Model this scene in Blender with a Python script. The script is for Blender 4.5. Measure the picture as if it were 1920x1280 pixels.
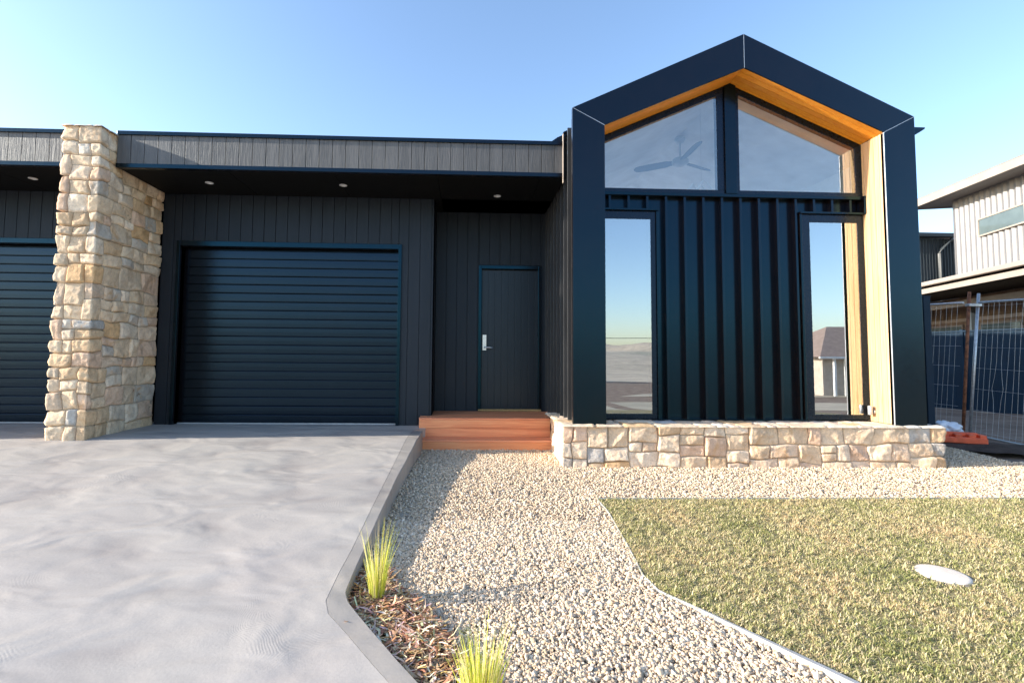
import bpy, bmesh, math, random
import numpy as np
from mathutils import Vector, Matrix, noise

random.seed(7)
rng = np.random.default_rng(11)
for o in list(bpy.data.objects):
    bpy.data.objects.remove(o)
S = bpy.context.scene
COL = S.collection

# ------------------------------------------------------------------ camera
cd = bpy.data.cameras.new('camera')
cd.sensor_fit = 'HORIZONTAL'; cd.sensor_width = 36.0
cd.lens = 900 / 1920 * 36
cd.shift_x = 0.0302; cd.shift_y = -0.0125
cd.clip_start = 0.05; cd.clip_end = 3000
co = bpy.data.objects.new('camera', cd); COL.objects.link(co)
cr = Vector((0.999, -0.035, 0.009)).normalized()
cb = Vector((-0.034, -0.998, -0.057)); cb = (cb - cr * cb.dot(cr)).normalized()
cu = cb.cross(cr)
mat4 = Matrix((cr, cu, cb)).transposed().to_4x4(); mat4.translation = (0, 0, 0.78)
co.matrix_world = mat4
S.camera = co

# ------------------------------------------------------------------ light
SUND = Vector((-1.0, -0.10, 0.335)).normalized()      # towards the sun
sun_el = math.asin(SUND.z)
sl = bpy.data.lights.new('sun', 'SUN'); sl.energy = 3.8; sl.angle = math.radians(0.5); sl.color = (1.0, 0.90, 0.76)
so = bpy.data.objects.new('sun', sl); COL.objects.link(so)
so.rotation_euler = SUND.to_track_quat('Z', 'Y').to_euler()
W = bpy.data.worlds.new('World'); S.world = W; W.use_nodes = True
wn = W.node_tree
bg = wn.nodes['Background']
sky = wn.nodes.new('ShaderNodeTexSky'); sky.sky_type = 'NISHITA'; sky.sun_disc = False
sky.sun_elevation = sun_el
sky.sun_rotation = math.atan2(SUND.x, SUND.y)
sky.altitude = 100; sky.air_density = 1.0; sky.dust_density = 1.1; sky.ozone_density = 2.2
wn.links.new(sky.outputs[0], bg.inputs[0]); bg.inputs[1].default_value = 0.15
S.view_settings.view_transform = 'Standard'; S.view_settings.look = 'None'
S.view_settings.gamma = 1; S.view_settings.exposure = 1.46

# ------------------------------------------------------------------ materials
class NT:
    def __init__(s, name):
        s.m = bpy.data.materials.new(name); s.m.use_nodes = True
        s.t = s.m.node_tree; s.n = s.t.nodes; s.l = s.t.links
        s.b = s.n['Principled BSDF']; s.out = s.n['Material Output']
    def node(s, typ, **kw):
        n = s.n.new(typ)
        for k, v in kw.items():
            setattr(n, k, v)
        return n
    def set(s, n, **kw):
        for k, v in kw.items():
            n.inputs[k.replace('_', ' ')].default_value = v
        return n
    def obj(s, scale=(1, 1, 1), rot=(0, 0, 0)):
        tc = s.node('ShaderNodeTexCoord'); mp = s.node('ShaderNodeMapping')
        mp.inputs['Scale'].default_value = scale; mp.inputs['Rotation'].default_value = rot
        s.l.new(tc.outputs['Object'], mp.inputs[0]); return mp.outputs[0]
    def noise(s, vec, scale, detail=4, rough=0.55, dist=0):
        n = s.node('ShaderNodeTexNoise'); n.inputs['Scale'].default_value = scale
        n.inputs['Detail'].default_value = detail; n.inputs['Roughness'].default_value = rough
        n.inputs['Distortion'].default_value = dist
        if vec is not None: s.l.new(vec, n.inputs['Vector'])
        return n.outputs[0]
    def ramp(s, fac, stops):
        r = s.node('ShaderNodeValToRGB'); e = r.color_ramp.elements
        while len(e) < len(stops): e.new(0.5)
        for i, (p, c) in enumerate(stops):
            e[i].position = p
            e[i].color = (c, c, c, 1) if isinstance(c, (int, float)) else (*c, 1)
        s.l.new(fac, r.inputs[0]); return r.outputs[0]
    def mix(s, a, b, fac, mode='MIX'):
        m = s.node('ShaderNodeMix', data_type='RGBA', blend_type=mode)
        for i, v in ((6, a), (7, b)):
            if isinstance(v, tuple): m.inputs[i].default_value = (*v, 1)
            else: s.l.new(v, m.inputs[i])
        if isinstance(fac, (int, float)): m.inputs[0].default_value = fac
        else: s.l.new(fac, m.inputs[0])
        return m.outputs[2]
    def math(s, op, a, b=0.0):
        m = s.node('ShaderNodeMath', operation=op)
        for i, v in enumerate((a, b)):
            if isinstance(v, (int, float)): m.inputs[i].default_value = v
            else: s.l.new(v, m.inputs[i])
        return m.outputs[0]
    def bump(s, h, strength=0.5, dist=0.01, normal=None):
        b = s.node('ShaderNodeBump'); b.inputs['Strength'].default_value = strength
        b.inputs['Distance'].default_value = dist; s.l.new(h, b.inputs['Height'])
        if normal is not None: s.l.new(normal, b.inputs['Normal'])
        return b.outputs[0]
    def base(s, c):
        if isinstance(c, tuple): s.b.inputs['Base Color'].default_value = (*c, 1)
        else: s.l.new(c, s.b.inputs['Base Color'])
    def rough(s, v):
        if isinstance(v, (int, float)): s.b.inputs['Roughness'].default_value = v
        else: s.l.new(v, s.b.inputs['Roughness'])
    def normal(s, v): s.l.new(v, s.b.inputs['Normal'])

def m_paint(name, col, rough=0.35, ior=1.5, metal=0.0, nscale=3, var=0.15, tint=None):
    t = NT(name); v = t.obj()
    if tint: t.b.inputs['Specular Tint'].default_value = (*tint, 1)
    n = t.noise(v, nscale, 5)
    dark = tuple(c * (1 - var) for c in col); lite = tuple(min(1, c * (1 + var)) for c in col)
    t.base(t.ramp(n, [(0.3, dark), (0.7, lite)]))
    n2 = t.noise(v, nscale * 9, 4)
    t.rough(t.math('ADD', t.math('MULTIPLY', n2, 0.12), rough - 0.06))
    t.b.inputs['IOR'].default_value = ior; t.b.inputs['Metallic'].default_value = metal
    t.normal(t.bump(t.noise(v, 1.7, 2), 0.10, 0.01))
    return t.m

def m_clad(name, col, rough=0.5, grain=(60, 60, 3.2), bs=0.6, ior=1.5, tint=(.7, .85, 1.0)):
    t = NT(name); v = t.obj(grain); t.b.inputs['IOR'].default_value = ior
    t.b.inputs['Specular Tint'].default_value = (*tint, 1)
    n = t.noise(v, 1.0, 6, 0.65, 1.2)
    v2 = t.obj((grain[0] * .33, grain[1] * .33, grain[2] * .6)); n2 = t.noise(v2, 1.0, 3, 0.6, 2.5)
    h = t.math('ADD', n, t.math('MULTIPLY', n2, 0.7))
    c = t.ramp(n, [(0.3, tuple(x * .7 for x in col)), (0.7, tuple(x * 1.35 for x in col))])
    big = t.noise(t.obj((6.6, 6.6, .3)), 1.0, 1)
    c = t.mix(c, tuple(x * 1.5 for x in col), t.ramp(big, [(0.45, 0.0), (0.7, 0.6)]))
    t.base(c); t.rough(rough); t.normal(t.bump(h, bs, 0.004))
    return t.m

def m_wood(name, dark, mid, light, axis='x', scale=1.0, rough=0.55):
    t = NT(name)
    sc = {'x': (1.2, 26, 26), 'z': (26, 26, 1.2), 'y': (26, 1.2, 26)}[axis]
    v = t.obj(tuple(a * scale for a in sc))
    at = t.node('ShaderNodeAttribute', attribute_name='Col')
    n = t.noise(v, 1.0, 5, 0.6, 1.5)
    c = t.ramp(n, [(0.25, dark), (0.5, mid), (0.75, light)])
    c = t.mix(c, at.outputs[0], 1.0, 'MULTIPLY')
    t.base(c); t.rough(rough); t.normal(t.bump(n, 0.25, 0.002))
    return t.m

def m_stone(name):
    t = NT(name)
    at = t.node('ShaderNodeAttribute', attribute_name='Col'); v = t.obj()
    n1 = t.noise(v, 9, 6, 0.6, 0.6)
    c = t.mix(at.outputs[0], t.ramp(n1, [(0.25, (0.66, 0.60, 0.55)), (0.5, (0.96, 0.93, 0.9)), (0.75, (1.12, 1.10, 1.04))]), 1.0, 'MULTIPLY')
    n2 = t.noise(v, 60, 3, 0.7)
    c = t.mix(c, t.ramp(n2, [(0.3, 0.78), (0.6, 1.06)]), 0.8, 'MULTIPLY')
    n3 = t.noise(t.obj((1, 1, .8)), 4.3, 5, 0.65, 0.9)
    c = t.mix(c, (0.58, 0.35, 0.17), t.ramp(n3, [(0.56, 0.0), (0.68, 0.7)]))
    n4 = t.noise(t.obj((1, 1, 1), (1, 2, 3)), 6.3, 5, 0.7, 0.6)
    c = t.mix(c, (0.30, 0.13, 0.06), t.ramp(n4, [(0.675, 0.0), (0.72, 0.8)]))
    t.base(c); t.rough(0.85)
    nb = t.noise(v, 38, 6, 0.7)
    b = t.bump(nb, 0.9, 0.008); b = t.bump(t.noise(v, 180, 3, 0.6), 0.5, 0.002, b)
    t.normal(b)
    return t.m

def m_attr(name, rough=0.8, bscale=None, bs=0.4, spec=0.5, transl=0.0):
    t = NT(name); at = t.node('ShaderNodeAttribute', attribute_name='Col')
    v = t.obj(); n = t.noise(v, bscale or 120, 3)
    t.base(t.mix(at.outputs[0], t.ramp(n, [(0.3, 0.8), (0.7, 1.12)]), 0.8, 'MULTIPLY'))
    t.rough(rough); t.b.inputs['Specular IOR Level'].default_value = spec
    if bscale: t.normal(t.bump(n, bs, 0.003))
    if transl:
        tr = t.node('ShaderNodeBsdfTranslucent'); t.l.new(at.outputs[0], tr.inputs[0])
        mx = t.node('ShaderNodeMixShader'); mx.inputs[0].default_value = transl
        t.l.new(t.b.outputs[0], mx.inputs[1]); t.l.new(tr.outputs[0], mx.inputs[2]); t.l.new(mx.outputs[0], t.out.inputs[0])
    return t.m

def m_ground(name, c1, c2, c3, scale=1.0, bs=0.6, bd=0.03):
    t = NT(name); v = t.obj()
    n = t.noise(v, 0.9 * scale, 6, 0.65); n2 = t.noise(v, 14 * scale, 6, 0.7)
    c = t.ramp(n, [(0.3, c1), (0.5, c2), (0.7, c3)])
    c = t.mix(c, t.ramp(n2, [(0.3, 0.65), (0.7, 1.2)]), 0.9, 'MULTIPLY')
    t.base(c); t.rough(0.95); t.normal(t.bump(n2, bs, bd))
    return t.m

def m_concrete(name='driveway_concrete', k=1.0):
    t = NT(name); v = t.obj()
    vr = t.obj((0.95, 1.75, 1), (0, 0, math.radians(-16)))
    n1 = t.noise(vr, 1.9, 2.4, 0.5, 0.35)
    n2 = t.noise(v, 0.55, 3)
    n3 = t.noise(v, 90, 3, 0.7)
    c = t.ramp(n1, [(0.28, (0.32 * k, 0.300 * k, 0.288 * k)), (0.41, (0.385 * k, 0.365 * k, 0.345 * k)), (0.62, (0.43 * k, 0.408 * k, 0.382 * k))])
    c = t.mix(c, t.ramp(n2, [(0.3, (0.98, 0.95, 0.95)), (0.7, (1.02, 1.02, 1.0))]), 1.0, 'MULTIPLY')
    c = t.mix(c, t.ramp(n3, [(0.25, 0.88), (0.7, 1.05)]), 0.7, 'MULTIPLY')
    t.base(c); t.rough(0.62)
    # trowel swirls
    vo = t.node('ShaderNodeTexVoronoi', feature='F1'); vo.inputs['Scale'].default_value = 1.35
    nd = t.node('ShaderNodeTexNoise'); nd.inputs['Scale'].default_value = 3.0
    t.l.new(v, nd.inputs['Vector'])
    add = t.node('ShaderNodeMixRGB', blend_type='ADD'); add.inputs[0].default_value = 0.22
    t.l.new(v, add.inputs[1]); t.l.new(nd.outputs[1], add.inputs[2]); t.l.new(add.outputs[0], vo.inputs['Vector'])
    w = t.math('SINE', t.math('MULTIPLY', vo.outputs['Distance'], 420))
    msk = t.ramp(t.noise(vr, 1.7, 3, 0.5, 0.2), [(0.56, 0.0), (0.70, 1.0)])
    grit = t.noise(v, 70, 3, 0.7)
    hs = t.math('MULTIPLY', t.math('ADD', w, t.math('MULTIPLY', grit, 2.2)), msk)
    b = t.bump(n1, 1.0, 0.04)
    b = t.bump(hs, 0.09, 0.003, b)
    b = t.bump(t.noise(v, 55, 4, 0.7), 0.35, 0.003, b)
    t.normal(b)
    return t.m

def m_glass(name, refl=0.5, tint=(0.95, 0.98, 0.99)):
    t = NT(name)
    t.n.remove(t.b)
    gl = t.node('ShaderNodeBsdfGlossy'); gl.inputs['Roughness'].default_value = 0.0; gl.inputs['Color'].default_value = (0.92, 0.96, 1.0, 1)
    v = t.obj(); t.l.new(t.bump(t.noise(v, 1.3, 2), 0.03, 0.01), gl.inputs['Normal'])
    tr = t.node('ShaderNodeBsdfTransparent'); tr.inputs[0].default_value = (*tint, 1)
    fr = t.node('ShaderNodeFresnel'); fr.inputs[0].default_value = 1.5
    ge = t.node('ShaderNodeNewGeometry')
    f = t.math('MULTIPLY', t.math('ADD', fr.outputs[0], refl), t.math('SUBTRACT', 1.0, ge.outputs['Backfacing']))
    mx = t.node('ShaderNodeMixShader'); t.l.new(f, mx.inputs[0])
    t.l.new(tr.outputs[0], mx.inputs[1]); t.l.new(gl.outputs[0], mx.inputs[2]); t.l.new(mx.outputs[0], t.out.inputs[0])
    return t.m

M = dict(
    metal=m_paint('night_blue_metal', (0.0085, 0.0056, 0.0056), 0.22, 1.5, tint=(.10, .62, 1.0)),
    rib=m_paint('ribbed_metal', (0.0095, 0.0062, 0.0060), 0.20, 1.5, tint=(.14, .60, 1.0)),
    frame=m_paint('window_frame_metal', (0.007, 0.007, 0.009), 0.28, 1.5, tint=(.35, .62, 1.0)),
    side=m_paint('sun_lightened_metal', (0.050, 0.050, 0.052), 0.24, 1.6, tint=(.5, .8, 1.0)),  # lighter copy of the bay metal, sunlight painted into its colour
    pendant=m_paint('polished_chrome', (0.9, 0.9, 0.9), 0.12, 1.5, 1.0),
    fanblade=m_paint('grey_fan_blade', (0.07, 0.11, 0.15), 0.5),
    soffit=m_paint('soffit_paint', (0.004, 0.004, 0.004), 0.7, 1.3),
    clad=m_clad('charred_board', (0.0085, 0.0095, 0.013), 0.55, bs=0.4),
    fascia=m_clad('fascia_board', (0.096, 0.092, 0.090), 0.55, bs=0.8),
    door=m_clad('door_board', (0.008, 0.010, 0.014), 0.36, bs=0.2),
    slat=m_clad('roller_slat', (0.0045, 0.004, 0.005), 0.20, grain=(3, 60, 60), bs=0.10, ior=1.52, tint=(.32, .62, .98)),
    lining=m_wood('lining_timber', (0.62, 0.36, 0.16), (0.76, 0.48, 0.24), (0.84, 0.57, 0.32), 'z'),
    soffit_wood=m_wood('soffit_timber', (0.80, 0.25, 0.015), (0.95, 0.35, 0.025), (0.98, 0.44, 0.05), 'x'),
    deck=m_wood('decking_timber', (0.64, 0.20, 0.10), (0.82, 0.30, 0.15), (0.90, 0.42, 0.23), 'x', 1.0),
    stone=m_stone('granite_stone'),
    mortar=m_ground('mortar', (0.26, 0.20, 0.14), (0.32, 0.25, 0.18), (0.38, 0.30, 0.22), 4, 0.5, 0.01),
    concrete=m_concrete(), border=m_concrete('border_concrete', 0.76),
    pebble=m_attr('pebble', 0.85, 90, 0.5, spec=0.3),
    bed=m_ground('gravel_sand', (0.50, 0.42, 0.32), (0.58, 0.49, 0.38), (0.64, 0.55, 0.44), 8, 0.8, 0.01),
    blade=m_attr('grass_blade', 0.6, None, spec=0.3, transl=0.35),
    lawn=m_ground('lawn_soil', (0.20, 0.17, 0.08), (0.27, 0.23, 0.12), (0.34, 0.29, 0.16), 10, 0.8, 0.02),
    chip=m_attr('bark_chip', 0.95, 60, 0.5, spec=0.12),
    dirt=m_ground('bare_dirt', (0.16, 0.11, 0.08), (0.24, 0.17, 0.125), (0.33, 0.25, 0.19), 1.6, 0.9, 0.04),
    dryhill=m_ground('dry_hill', (0.46, 0.39, 0.29), (0.54, 0.46, 0.35), (0.36, 0.34, 0.25), 0.02, 0.3, 0.5),
    white=m_paint('white_plaster', (0.80, 0.80, 0.79), 0.6),
    fan=m_paint('white_enamel', (0.42, 0.46, 0.50), 0.35),
    blind=m_attr('pale_blind', 0.8, None, transl=0.55),
    steel=m_paint('brushed_steel', (0.62, 0.62, 0.62), 0.28, 1.5, 1.0, 20, 0.08),
    galv=m_paint('galvanised_steel', (0.50, 0.52, 0.54), 0.42, 1.5, 0.7, 30, 0.2),
    silver=m_paint('pale_joint', (0.60, 0.62, 0.66), 0.4, 1.5, 0.6),
    alu=m_paint('aluminium_edge', (0.42, 0.43, 0.44), 0.6, 1.5, 0.3, 14, 0.15),
    rust=m_paint('rusty_steel', (0.20, 0.075, 0.035), 0.8, 1.5, 0.1, 26, 0.6),
    lamp=m_paint('lamp_rim', (0.75, 0.75, 0.75), 0.4),
    orange=m_paint('orange_plastic', (0.80, 0.13, 0.05), 0.5, 1.5, 0, 9, 0.25),
    bag=m_paint('white_plastic', (0.78, 0.80, 0.86), 0.35, 1.5, 0, 16, 0.1),
    lid=m_paint('cream_concrete', (0.74, 0.65, 0.56), 0.8, 1.5, 0, 30, 0.06),
    nwall=m_paint('white_corrugated', (0.140, 0.142, 0.152), 0.42, 1.5, 0, 1.0, 0.05),
    ntrim=m_paint('taupe_trim', (0.34, 0.29, 0.25), 0.5, 1.5, 0, 3, 0.08),
    ntrim2=m_paint('dark_taupe_trim', (0.20, 0.18, 0.165), 0.5, 1.5, 0, 3, 0.08),
    ndark=m_paint('dark_corrugated', (0.035, 0.045, 0.055), 0.45, 1.5, 0, 1.0, 0.1),
    fence=m_paint('dark_blue_fence', (0.004, 0.019, 0.040), 0.6, 1.3),
    nbrown=m_ground('brown_brick_wall', (0.16, 0.11, 0.08), (0.22, 0.16, 0.12), (0.28, 0.21, 0.16), 3, 0.5, 0.01),
    sleeper=m_ground('concrete_sleeper', (0.32, 0.29, 0.25), (0.38, 0.34, 0.29), (0.44, 0.40, 0.34), 3, 0.4, 0.01),
    asphalt=m_ground('asphalt', (0.10, 0.10, 0.10), (0.13, 0.13, 0.13), (0.16, 0.155, 0.15), 2, 0.4, 0.01),
    roof=m_ground('roof_tile', (0.26, 0.19, 0.16), (0.32, 0.24, 0.20), (0.38, 0.29, 0.25), 3, 0.4, 0.02),
    cream=m_ground('cream_brick', (0.46, 0.40, 0.33), (0.54, 0.47, 0.40), (0.60, 0.53, 0.45), 3, 0.3, 0.01),
    mat=m_paint('coir_mat', (0.40, 0.27, 0.12), 0.95, 1.5, 0, 120, 0.4),
    glass=m_glass('window_glass', 0.22),
    glass_low=m_glass('window_glass_low', 0.47),
    nglass=m_paint('neighbour_glass', (0.10, 0.135, 0.145), 0.08, 1.45),
    bark=m_ground('tree_bark', (0.10, 0.08, 0.06), (0.14, 0.11, 0.08), (0.18, 0.14, 0.11), 6, 0.6, 0.02),
    leaf=m_attr('leaf', 0.6, None, spec=0.3, transl=0.2),
)

# ------------------------------------------------------------------ mesh helpers
def root_loc(o):
    v = Vector((0, 0, 0))
    while o is not None:
        v += o.location; o = o.parent
    return v

class MB:
    def __init__(s, xf=None):
        s.v = []; s.f = []; s.c = []; s.xf = xf; s.sm = []
    def add(s, vs, fs, col=(1, 1, 1), smooth=False):
        n = len(s.v)
        s.v.extend(tuple(x) for x in vs); s.f.extend(tuple(i + n for i in f) for f in fs)
        s.c.extend([col] * len(vs)); s.sm.extend([smooth] * len(fs)); return s
    def box(s, x0, x1, y0, y1, z0, z1, col=(1, 1, 1)):
        return s.add([(x0, y0, z0), (x1, y0, z0), (x1, y1, z0), (x0, y1, z0), (x0, y0, z1), (x1, y0, z1), (x1, y1, z1), (x0, y1, z1)],
                     [(0, 3, 2, 1), (4, 5, 6, 7), (0, 1, 5, 4), (1, 2, 6, 5), (2, 3, 7, 6), (3, 0, 4, 7)], col)
    def prism(s, pts, y0, y1, col=(1, 1, 1)):           # polygon in XZ, extruded along Y
        n = len(pts)
        a = sum(pts[i][0] * pts[(i + 1) % n][1] - pts[(i + 1) % n][0] * pts[i][1] for i in range(n))
        if a < 0: pts = pts[::-1]
        vs = [(x, y0, z) for x, z in pts] + [(x, y1, z) for x, z in pts]
        fs = [tuple(range(n)), tuple(range(2 * n - 1, n - 1, -1))] + [(i, i + n, (i + 1) % n + n, (i + 1) % n) for i in range(n)]
        fs = [fs[0], fs[1]] + [f[::1] for f in fs[2:]]
        return s.add(vs, fs, col)
    def slab(s, pts, zf, th, col=(1, 1, 1)):            # polygon in XY, top follows zf(x,y)
        n = len(pts)
        a = sum(pts[i][0] * pts[(i + 1) % n][1] - pts[(i + 1) % n][0] * pts[i][1] for i in range(n))
        if a < 0: pts = pts[::-1]
        vs = [(x, y, zf(x, y)) for x, y in pts] + [(x, y, zf(x, y) - th) for x, y in pts]
        fs = [tuple(range(n)), tuple(range(2 * n - 1, n - 1, -1))] + [(i, i + n, (i + 1) % n + n, (i + 1) % n) for i in range(n)]
        return s.add(vs, fs, col)
    def tube(s, pts, r, seg=10, col=(1, 1, 1), cap=True):
        pts = [Vector(p) for p in pts]; rs = r if isinstance(r, (list, tuple)) else [r] * len(pts)
        vs = []; fs = []
        for i, p in enumerate(pts):
            d = (pts[min(i + 1, len(pts) - 1)] - pts[max(i - 1, 0)]).normalized()
            a = d.cross(Vector((0, 0, 1)) if abs(d.z) < .9 else Vector((1, 0, 0))).normalized(); b = d.cross(a)
            for k in range(seg):
                t = 2 * math.pi * k / seg
                vs.append(p + (a * math.cos(t) + b * math.sin(t)) * rs[i])
        for i in range(len(pts) - 1):
            for k in range(seg):
                k2 = (k + 1) % seg
                fs.append((i * seg + k, i * seg + k2, (i + 1) * seg + k2, (i + 1) * seg + k))
        s.add(vs, fs, col, True)
        if cap:
            n = len(s.v) - len(vs)
            s.f.append(tuple(n + k for k in range(seg))[::-1]); s.sm.append(False)
            s.f.append(tuple(n + (len(pts) - 1) * seg + k for k in range(seg))); s.sm.append(False)
        return s
    def lathe(s, prof, c, seg=24, col=(1, 1, 1)):
        vs = []; fs = []
        for r, z in prof:
            for k in range(seg):
                t = 2 * math.pi * k / seg; vs.append((c[0] + r * math.cos(t), c[1] + r * math.sin(t), c[2] + z))
        for i in range(len(prof) - 1):
            for k in range(seg):
                k2 = (k + 1) % seg; fs.append((i * seg + k, i * seg + k2, (i + 1) * seg + k2, (i + 1) * seg + k))
        return s.add(vs, fs, col, True)
    def build(s, name, mat, parent=None, bevel=0.0, recalc=True):
        me = bpy.data.meshes.new(name)
        vs = s.v
        if s.xf: vs = [tuple(s.xf(*p)) for p in vs]
        off = root_loc(parent) if parent is not None else Vector((0, 0, 0))
        me.from_pydata([(x - off.x, y - off.y, z - off.z) for x, y, z in vs], [], s.f)
        if recalc:
            bm = bmesh.new(); bm.from_mesh(me); bmesh.ops.recalc_face_normals(bm, faces=bm.faces); bm.to_mesh(me); bm.free()
        ca = me.color_attributes.new('Col', 'FLOAT_COLOR', 'POINT')
        arr = np.ones((len(s.v), 4), dtype=np.float32); arr[:, :3] = np.array(s.c, dtype=np.float32)
        ca.data.foreach_set('color', arr.ravel())
        me.polygons.foreach_set('use_smooth', s.sm)
        me.materials.append(mat)
        o = bpy.data.objects.new(name, me); COL.objects.link(o)
        if parent is not None: o.parent = parent
        if bevel:
            b = o.modifiers.new('bevel', 'BEVEL'); b.width = bevel; b.segments = 2; b.limit_method = 'ANGLE'; b.angle_limit = math.radians(40)
        return o

def npmesh(name, V, F, C, mat, smooth=True, parent=None):
    """V (n,3) F (m,3 or 4) C (n,3) numpy -> one mesh object"""
    me = bpy.data.meshes.new(name)
    off = root_loc(parent) if parent is not None else Vector((0, 0, 0))
    V = np.asarray(V, dtype=np.float32) - np.array(off[:], dtype=np.float32); F = np.asarray(F, dtype=np.int32)
    k = F.shape[1]
    me.vertices.add(len(V)); me.vertices.foreach_set('co', V.ravel())
    me.loops.add(F.size); me.loops.foreach_set('vertex_index', F.ravel())
    me.polygons.add(len(F)); me.polygons.foreach_set('loop_start', np.arange(0, F.size, k, dtype=np.int32))
    me.polygons.foreach_set('loop_total', np.full(len(F), k, dtype=np.int32))
    me.update(calc_edges=True)
    me.polygons.foreach_set('use_smooth', np.full(len(F), smooth, dtype=bool))
    ca = me.color_attributes.new('Col', 'FLOAT_COLOR', 'POINT')
    arr = np.ones((len(V), 4), dtype=np.float32); arr[:, :3] = C; ca.data.foreach_set('color', arr.ravel())
    me.materials.append(mat); me.validate()
    o = bpy.data.objects.new(name, me); COL.objects.link(o)
    if parent is not None: o.parent = parent
    return o

def tag(o, label=None, cat=None, group=None, kind=None):
    if label: o['label'] = label
    if cat: o['category'] = cat
    if group: o['group'] = group
    if kind: o['kind'] = kind
    return o
def thing(name, label, cat, loc=(0, 0, 0), group=None):
    o = bpy.data.objects.new(name, None); o.empty_display_size = 0.1; o.location = loc; COL.objects.link(o)
    return tag(o, label, cat, group)

# ------------------------------------------------------------------ ground levels
def zg(x, y):          # gravel / garden level
    return -0.35 - 0.06 * (4.9 - max(min(y, 4.9), -14)) if y < 4.9 else -0.35
def zd(x, y):          # driveway level
    return -0.125 if y >= 5.3 else -0.125 - 0.10 * (5.3 - max(y, -6))

def grid_sheet(name, xs, ys, zf, mat):
    V = np.array([(x, y, zf(x, y)) for y in ys for x in xs]); nx = len(xs)
    F = [(j * nx + i, j * nx + i + 1, (j + 1) * nx + i + 1, (j + 1) * nx + i) for j in range(len(ys) - 1) for i in range(nx - 1)]
    return npmesh(name, V, F, np.ones((len(V), 3)), mat, True)

def fld(x, y):
    h = zg(x, y) - 0.12
    if y < -6: h = min(h, zg(x, y) - 0.35)
    if x > 6.5: h += 0.10 * min(1, (x - 6.5) / 1.5)
    if y < -8: h -= 0.02 * min(-8 - y, 20)
    return h
xs = [-600, -200, -60, -25, -15, -10, -7, -5, -3, -1, 1, 3, 5, 6, 6.5] + list(np.arange(6.8, 13, 0.3)) + [14, 16, 20, 30, 60, 200, 600]
ys = [-700, -300, -120, -60, -24.2, -14, -8, -6, -4, -2, 0, 2, 4, 4.9] + list(np.arange(5.2, 14, 0.4)) + [16, 20, 40, 100, 300, 700]
def fld2(x, y):
    h = fld(x, y)
    if 6.5 < x < 13 and 4 < y < 14: h += 0.05 * noise.noise((x * 1.3, y * 1.3, 0))
    return h
tag(grid_sheet('ground', xs, ys, fld2, M['dirt']), kind='structure')

# hills behind the viewer, mirrored in the windows
def hz(x, y):
    d = max(0, min(1, (-y - 90) / 170.0))
    return fld(x, y) + 0.03 + d * (10 + 6 * noise.noise((x / 60., y / 90., 3)) + 2.5 * noise.noise((x / 14., y / 30., 7)))
tag(grid_sheet('hills', list(np.linspace(-420, 420, 90)), list(np.linspace(-420, -90, 36)) + [-60, -40, -30, -24.2], hz, M['dryhill']), kind='structure')
tag(MB().box(-300, 300, -24, -18.5, -2.6, fld(0, -24) + 0.09).build('road', M['asphalt']), kind='structure')

tag(grid_sheet('verge', [-60, -20, 1.2, 12, 30, 60], [-18.5, -14, -10, -8, -6.05], lambda x, y: fld(x, y) + 0.03, M['dryhill']), kind='structure')
# ------------------------------------------------------------------ driveway
EDGE = [(-0.49, 5.86), (-0.49, 5.46), (-0.51, 4.95), (-0.55, 4.14), (-0.57, 3.41), (-0.575, 2.98), (-0.58, 2.71), (-0.58, 2.50), (-0.545, 2.42),
        (-0.39, 2.21), (-0.26, 2.04), (-0.15, 1.905), (0.75, 0.72), (1.0, 0.3), (1.0, -6)]
JOINT = [(-0.62, 5.86), (-0.62, 5.46), (-0.63, 4.53), (-0.645, 3.57), (-0.65, 2.92), (-0.66, 2.66), (-0.66, 2.43), (-0.62, 2.33),
         (-0.50, 2.19), (-0.355, 2.01), (-0.262, 1.90), (0.62, 0.72), (0.87, 0.28), (0.87, -6)]
def resamp(P, n):
    L = [0]
    for a, b in zip(P, P[1:]): L.append(L[-1] + math.hypot(b[0] - a[0], b[1] - a[1]))
    out = []
    for k in range(n):
        t = L[-1] * k / (n - 1)
        for i in range(len(P) - 1):
            if t <= L[i + 1] + 1e-9:
                f = (t - L[i]) / (L[i + 1] - L[i]); out.append((P[i][0] + f * (P[i + 1][0] - P[i][0]), P[i][1] + f * (P[i + 1][1] - P[i][1]))); break
    return out
def at_y(P, y):
    for a, b in zip(P, P[1:]):
        if min(a[1], b[1]) <= y <= max(a[1], b[1]) and a[1] != b[1]:
            return a[0] + (y - a[1]) / (b[1] - a[1]) * (b[0] - a[0])
    return P[-1][0]
# surface: strips in y
m = MB(); yy = [6.5, 6.2, 5.86, 5.46, 5.3] + [5.0 - .25 * k for k in range(0, 15)] + [2.92, 2.66, 2.55, 2.48, 2.43, 2.38, 2.33, 2.26, 2.19, 2.1, 2.01, 1.9] + [1.2, 1, .72, .28, -1, -3, -6]
yy = sorted(set(round(y, 3) for y in yy), reverse=True)
xl = [-16, -8, -4, -2]
rows = []
for y in yy:
    xe = (-0.42 if y > 6.09 else -0.57) if y > 5.86 else at_y(JOINT, y) - 0.0008
    rows.append([(x, y, zd(x, y)) for x in xl] + [(xe, y, zd(0, y))])
vs = [p for r in rows for p in r] ; k = 5
fs = [(j * k + i, (j + 1) * k + i, (j + 1) * k + i + 1, j * k + i + 1) for j in range(len(rows) - 1) for i in range(k - 1)]
n0 = len(vs); vs += [(r[-1][0], r[-1][1], r[-1][2] - 0.3) for r in rows]
fs += [(j * k + 4, (j + 1) * k + 4, n0 + j + 1, n0 + j) for j in range(len(rows) - 1)]
m.add(vs, fs)
jj = resamp(JOINT, 160); vs = []
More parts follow.
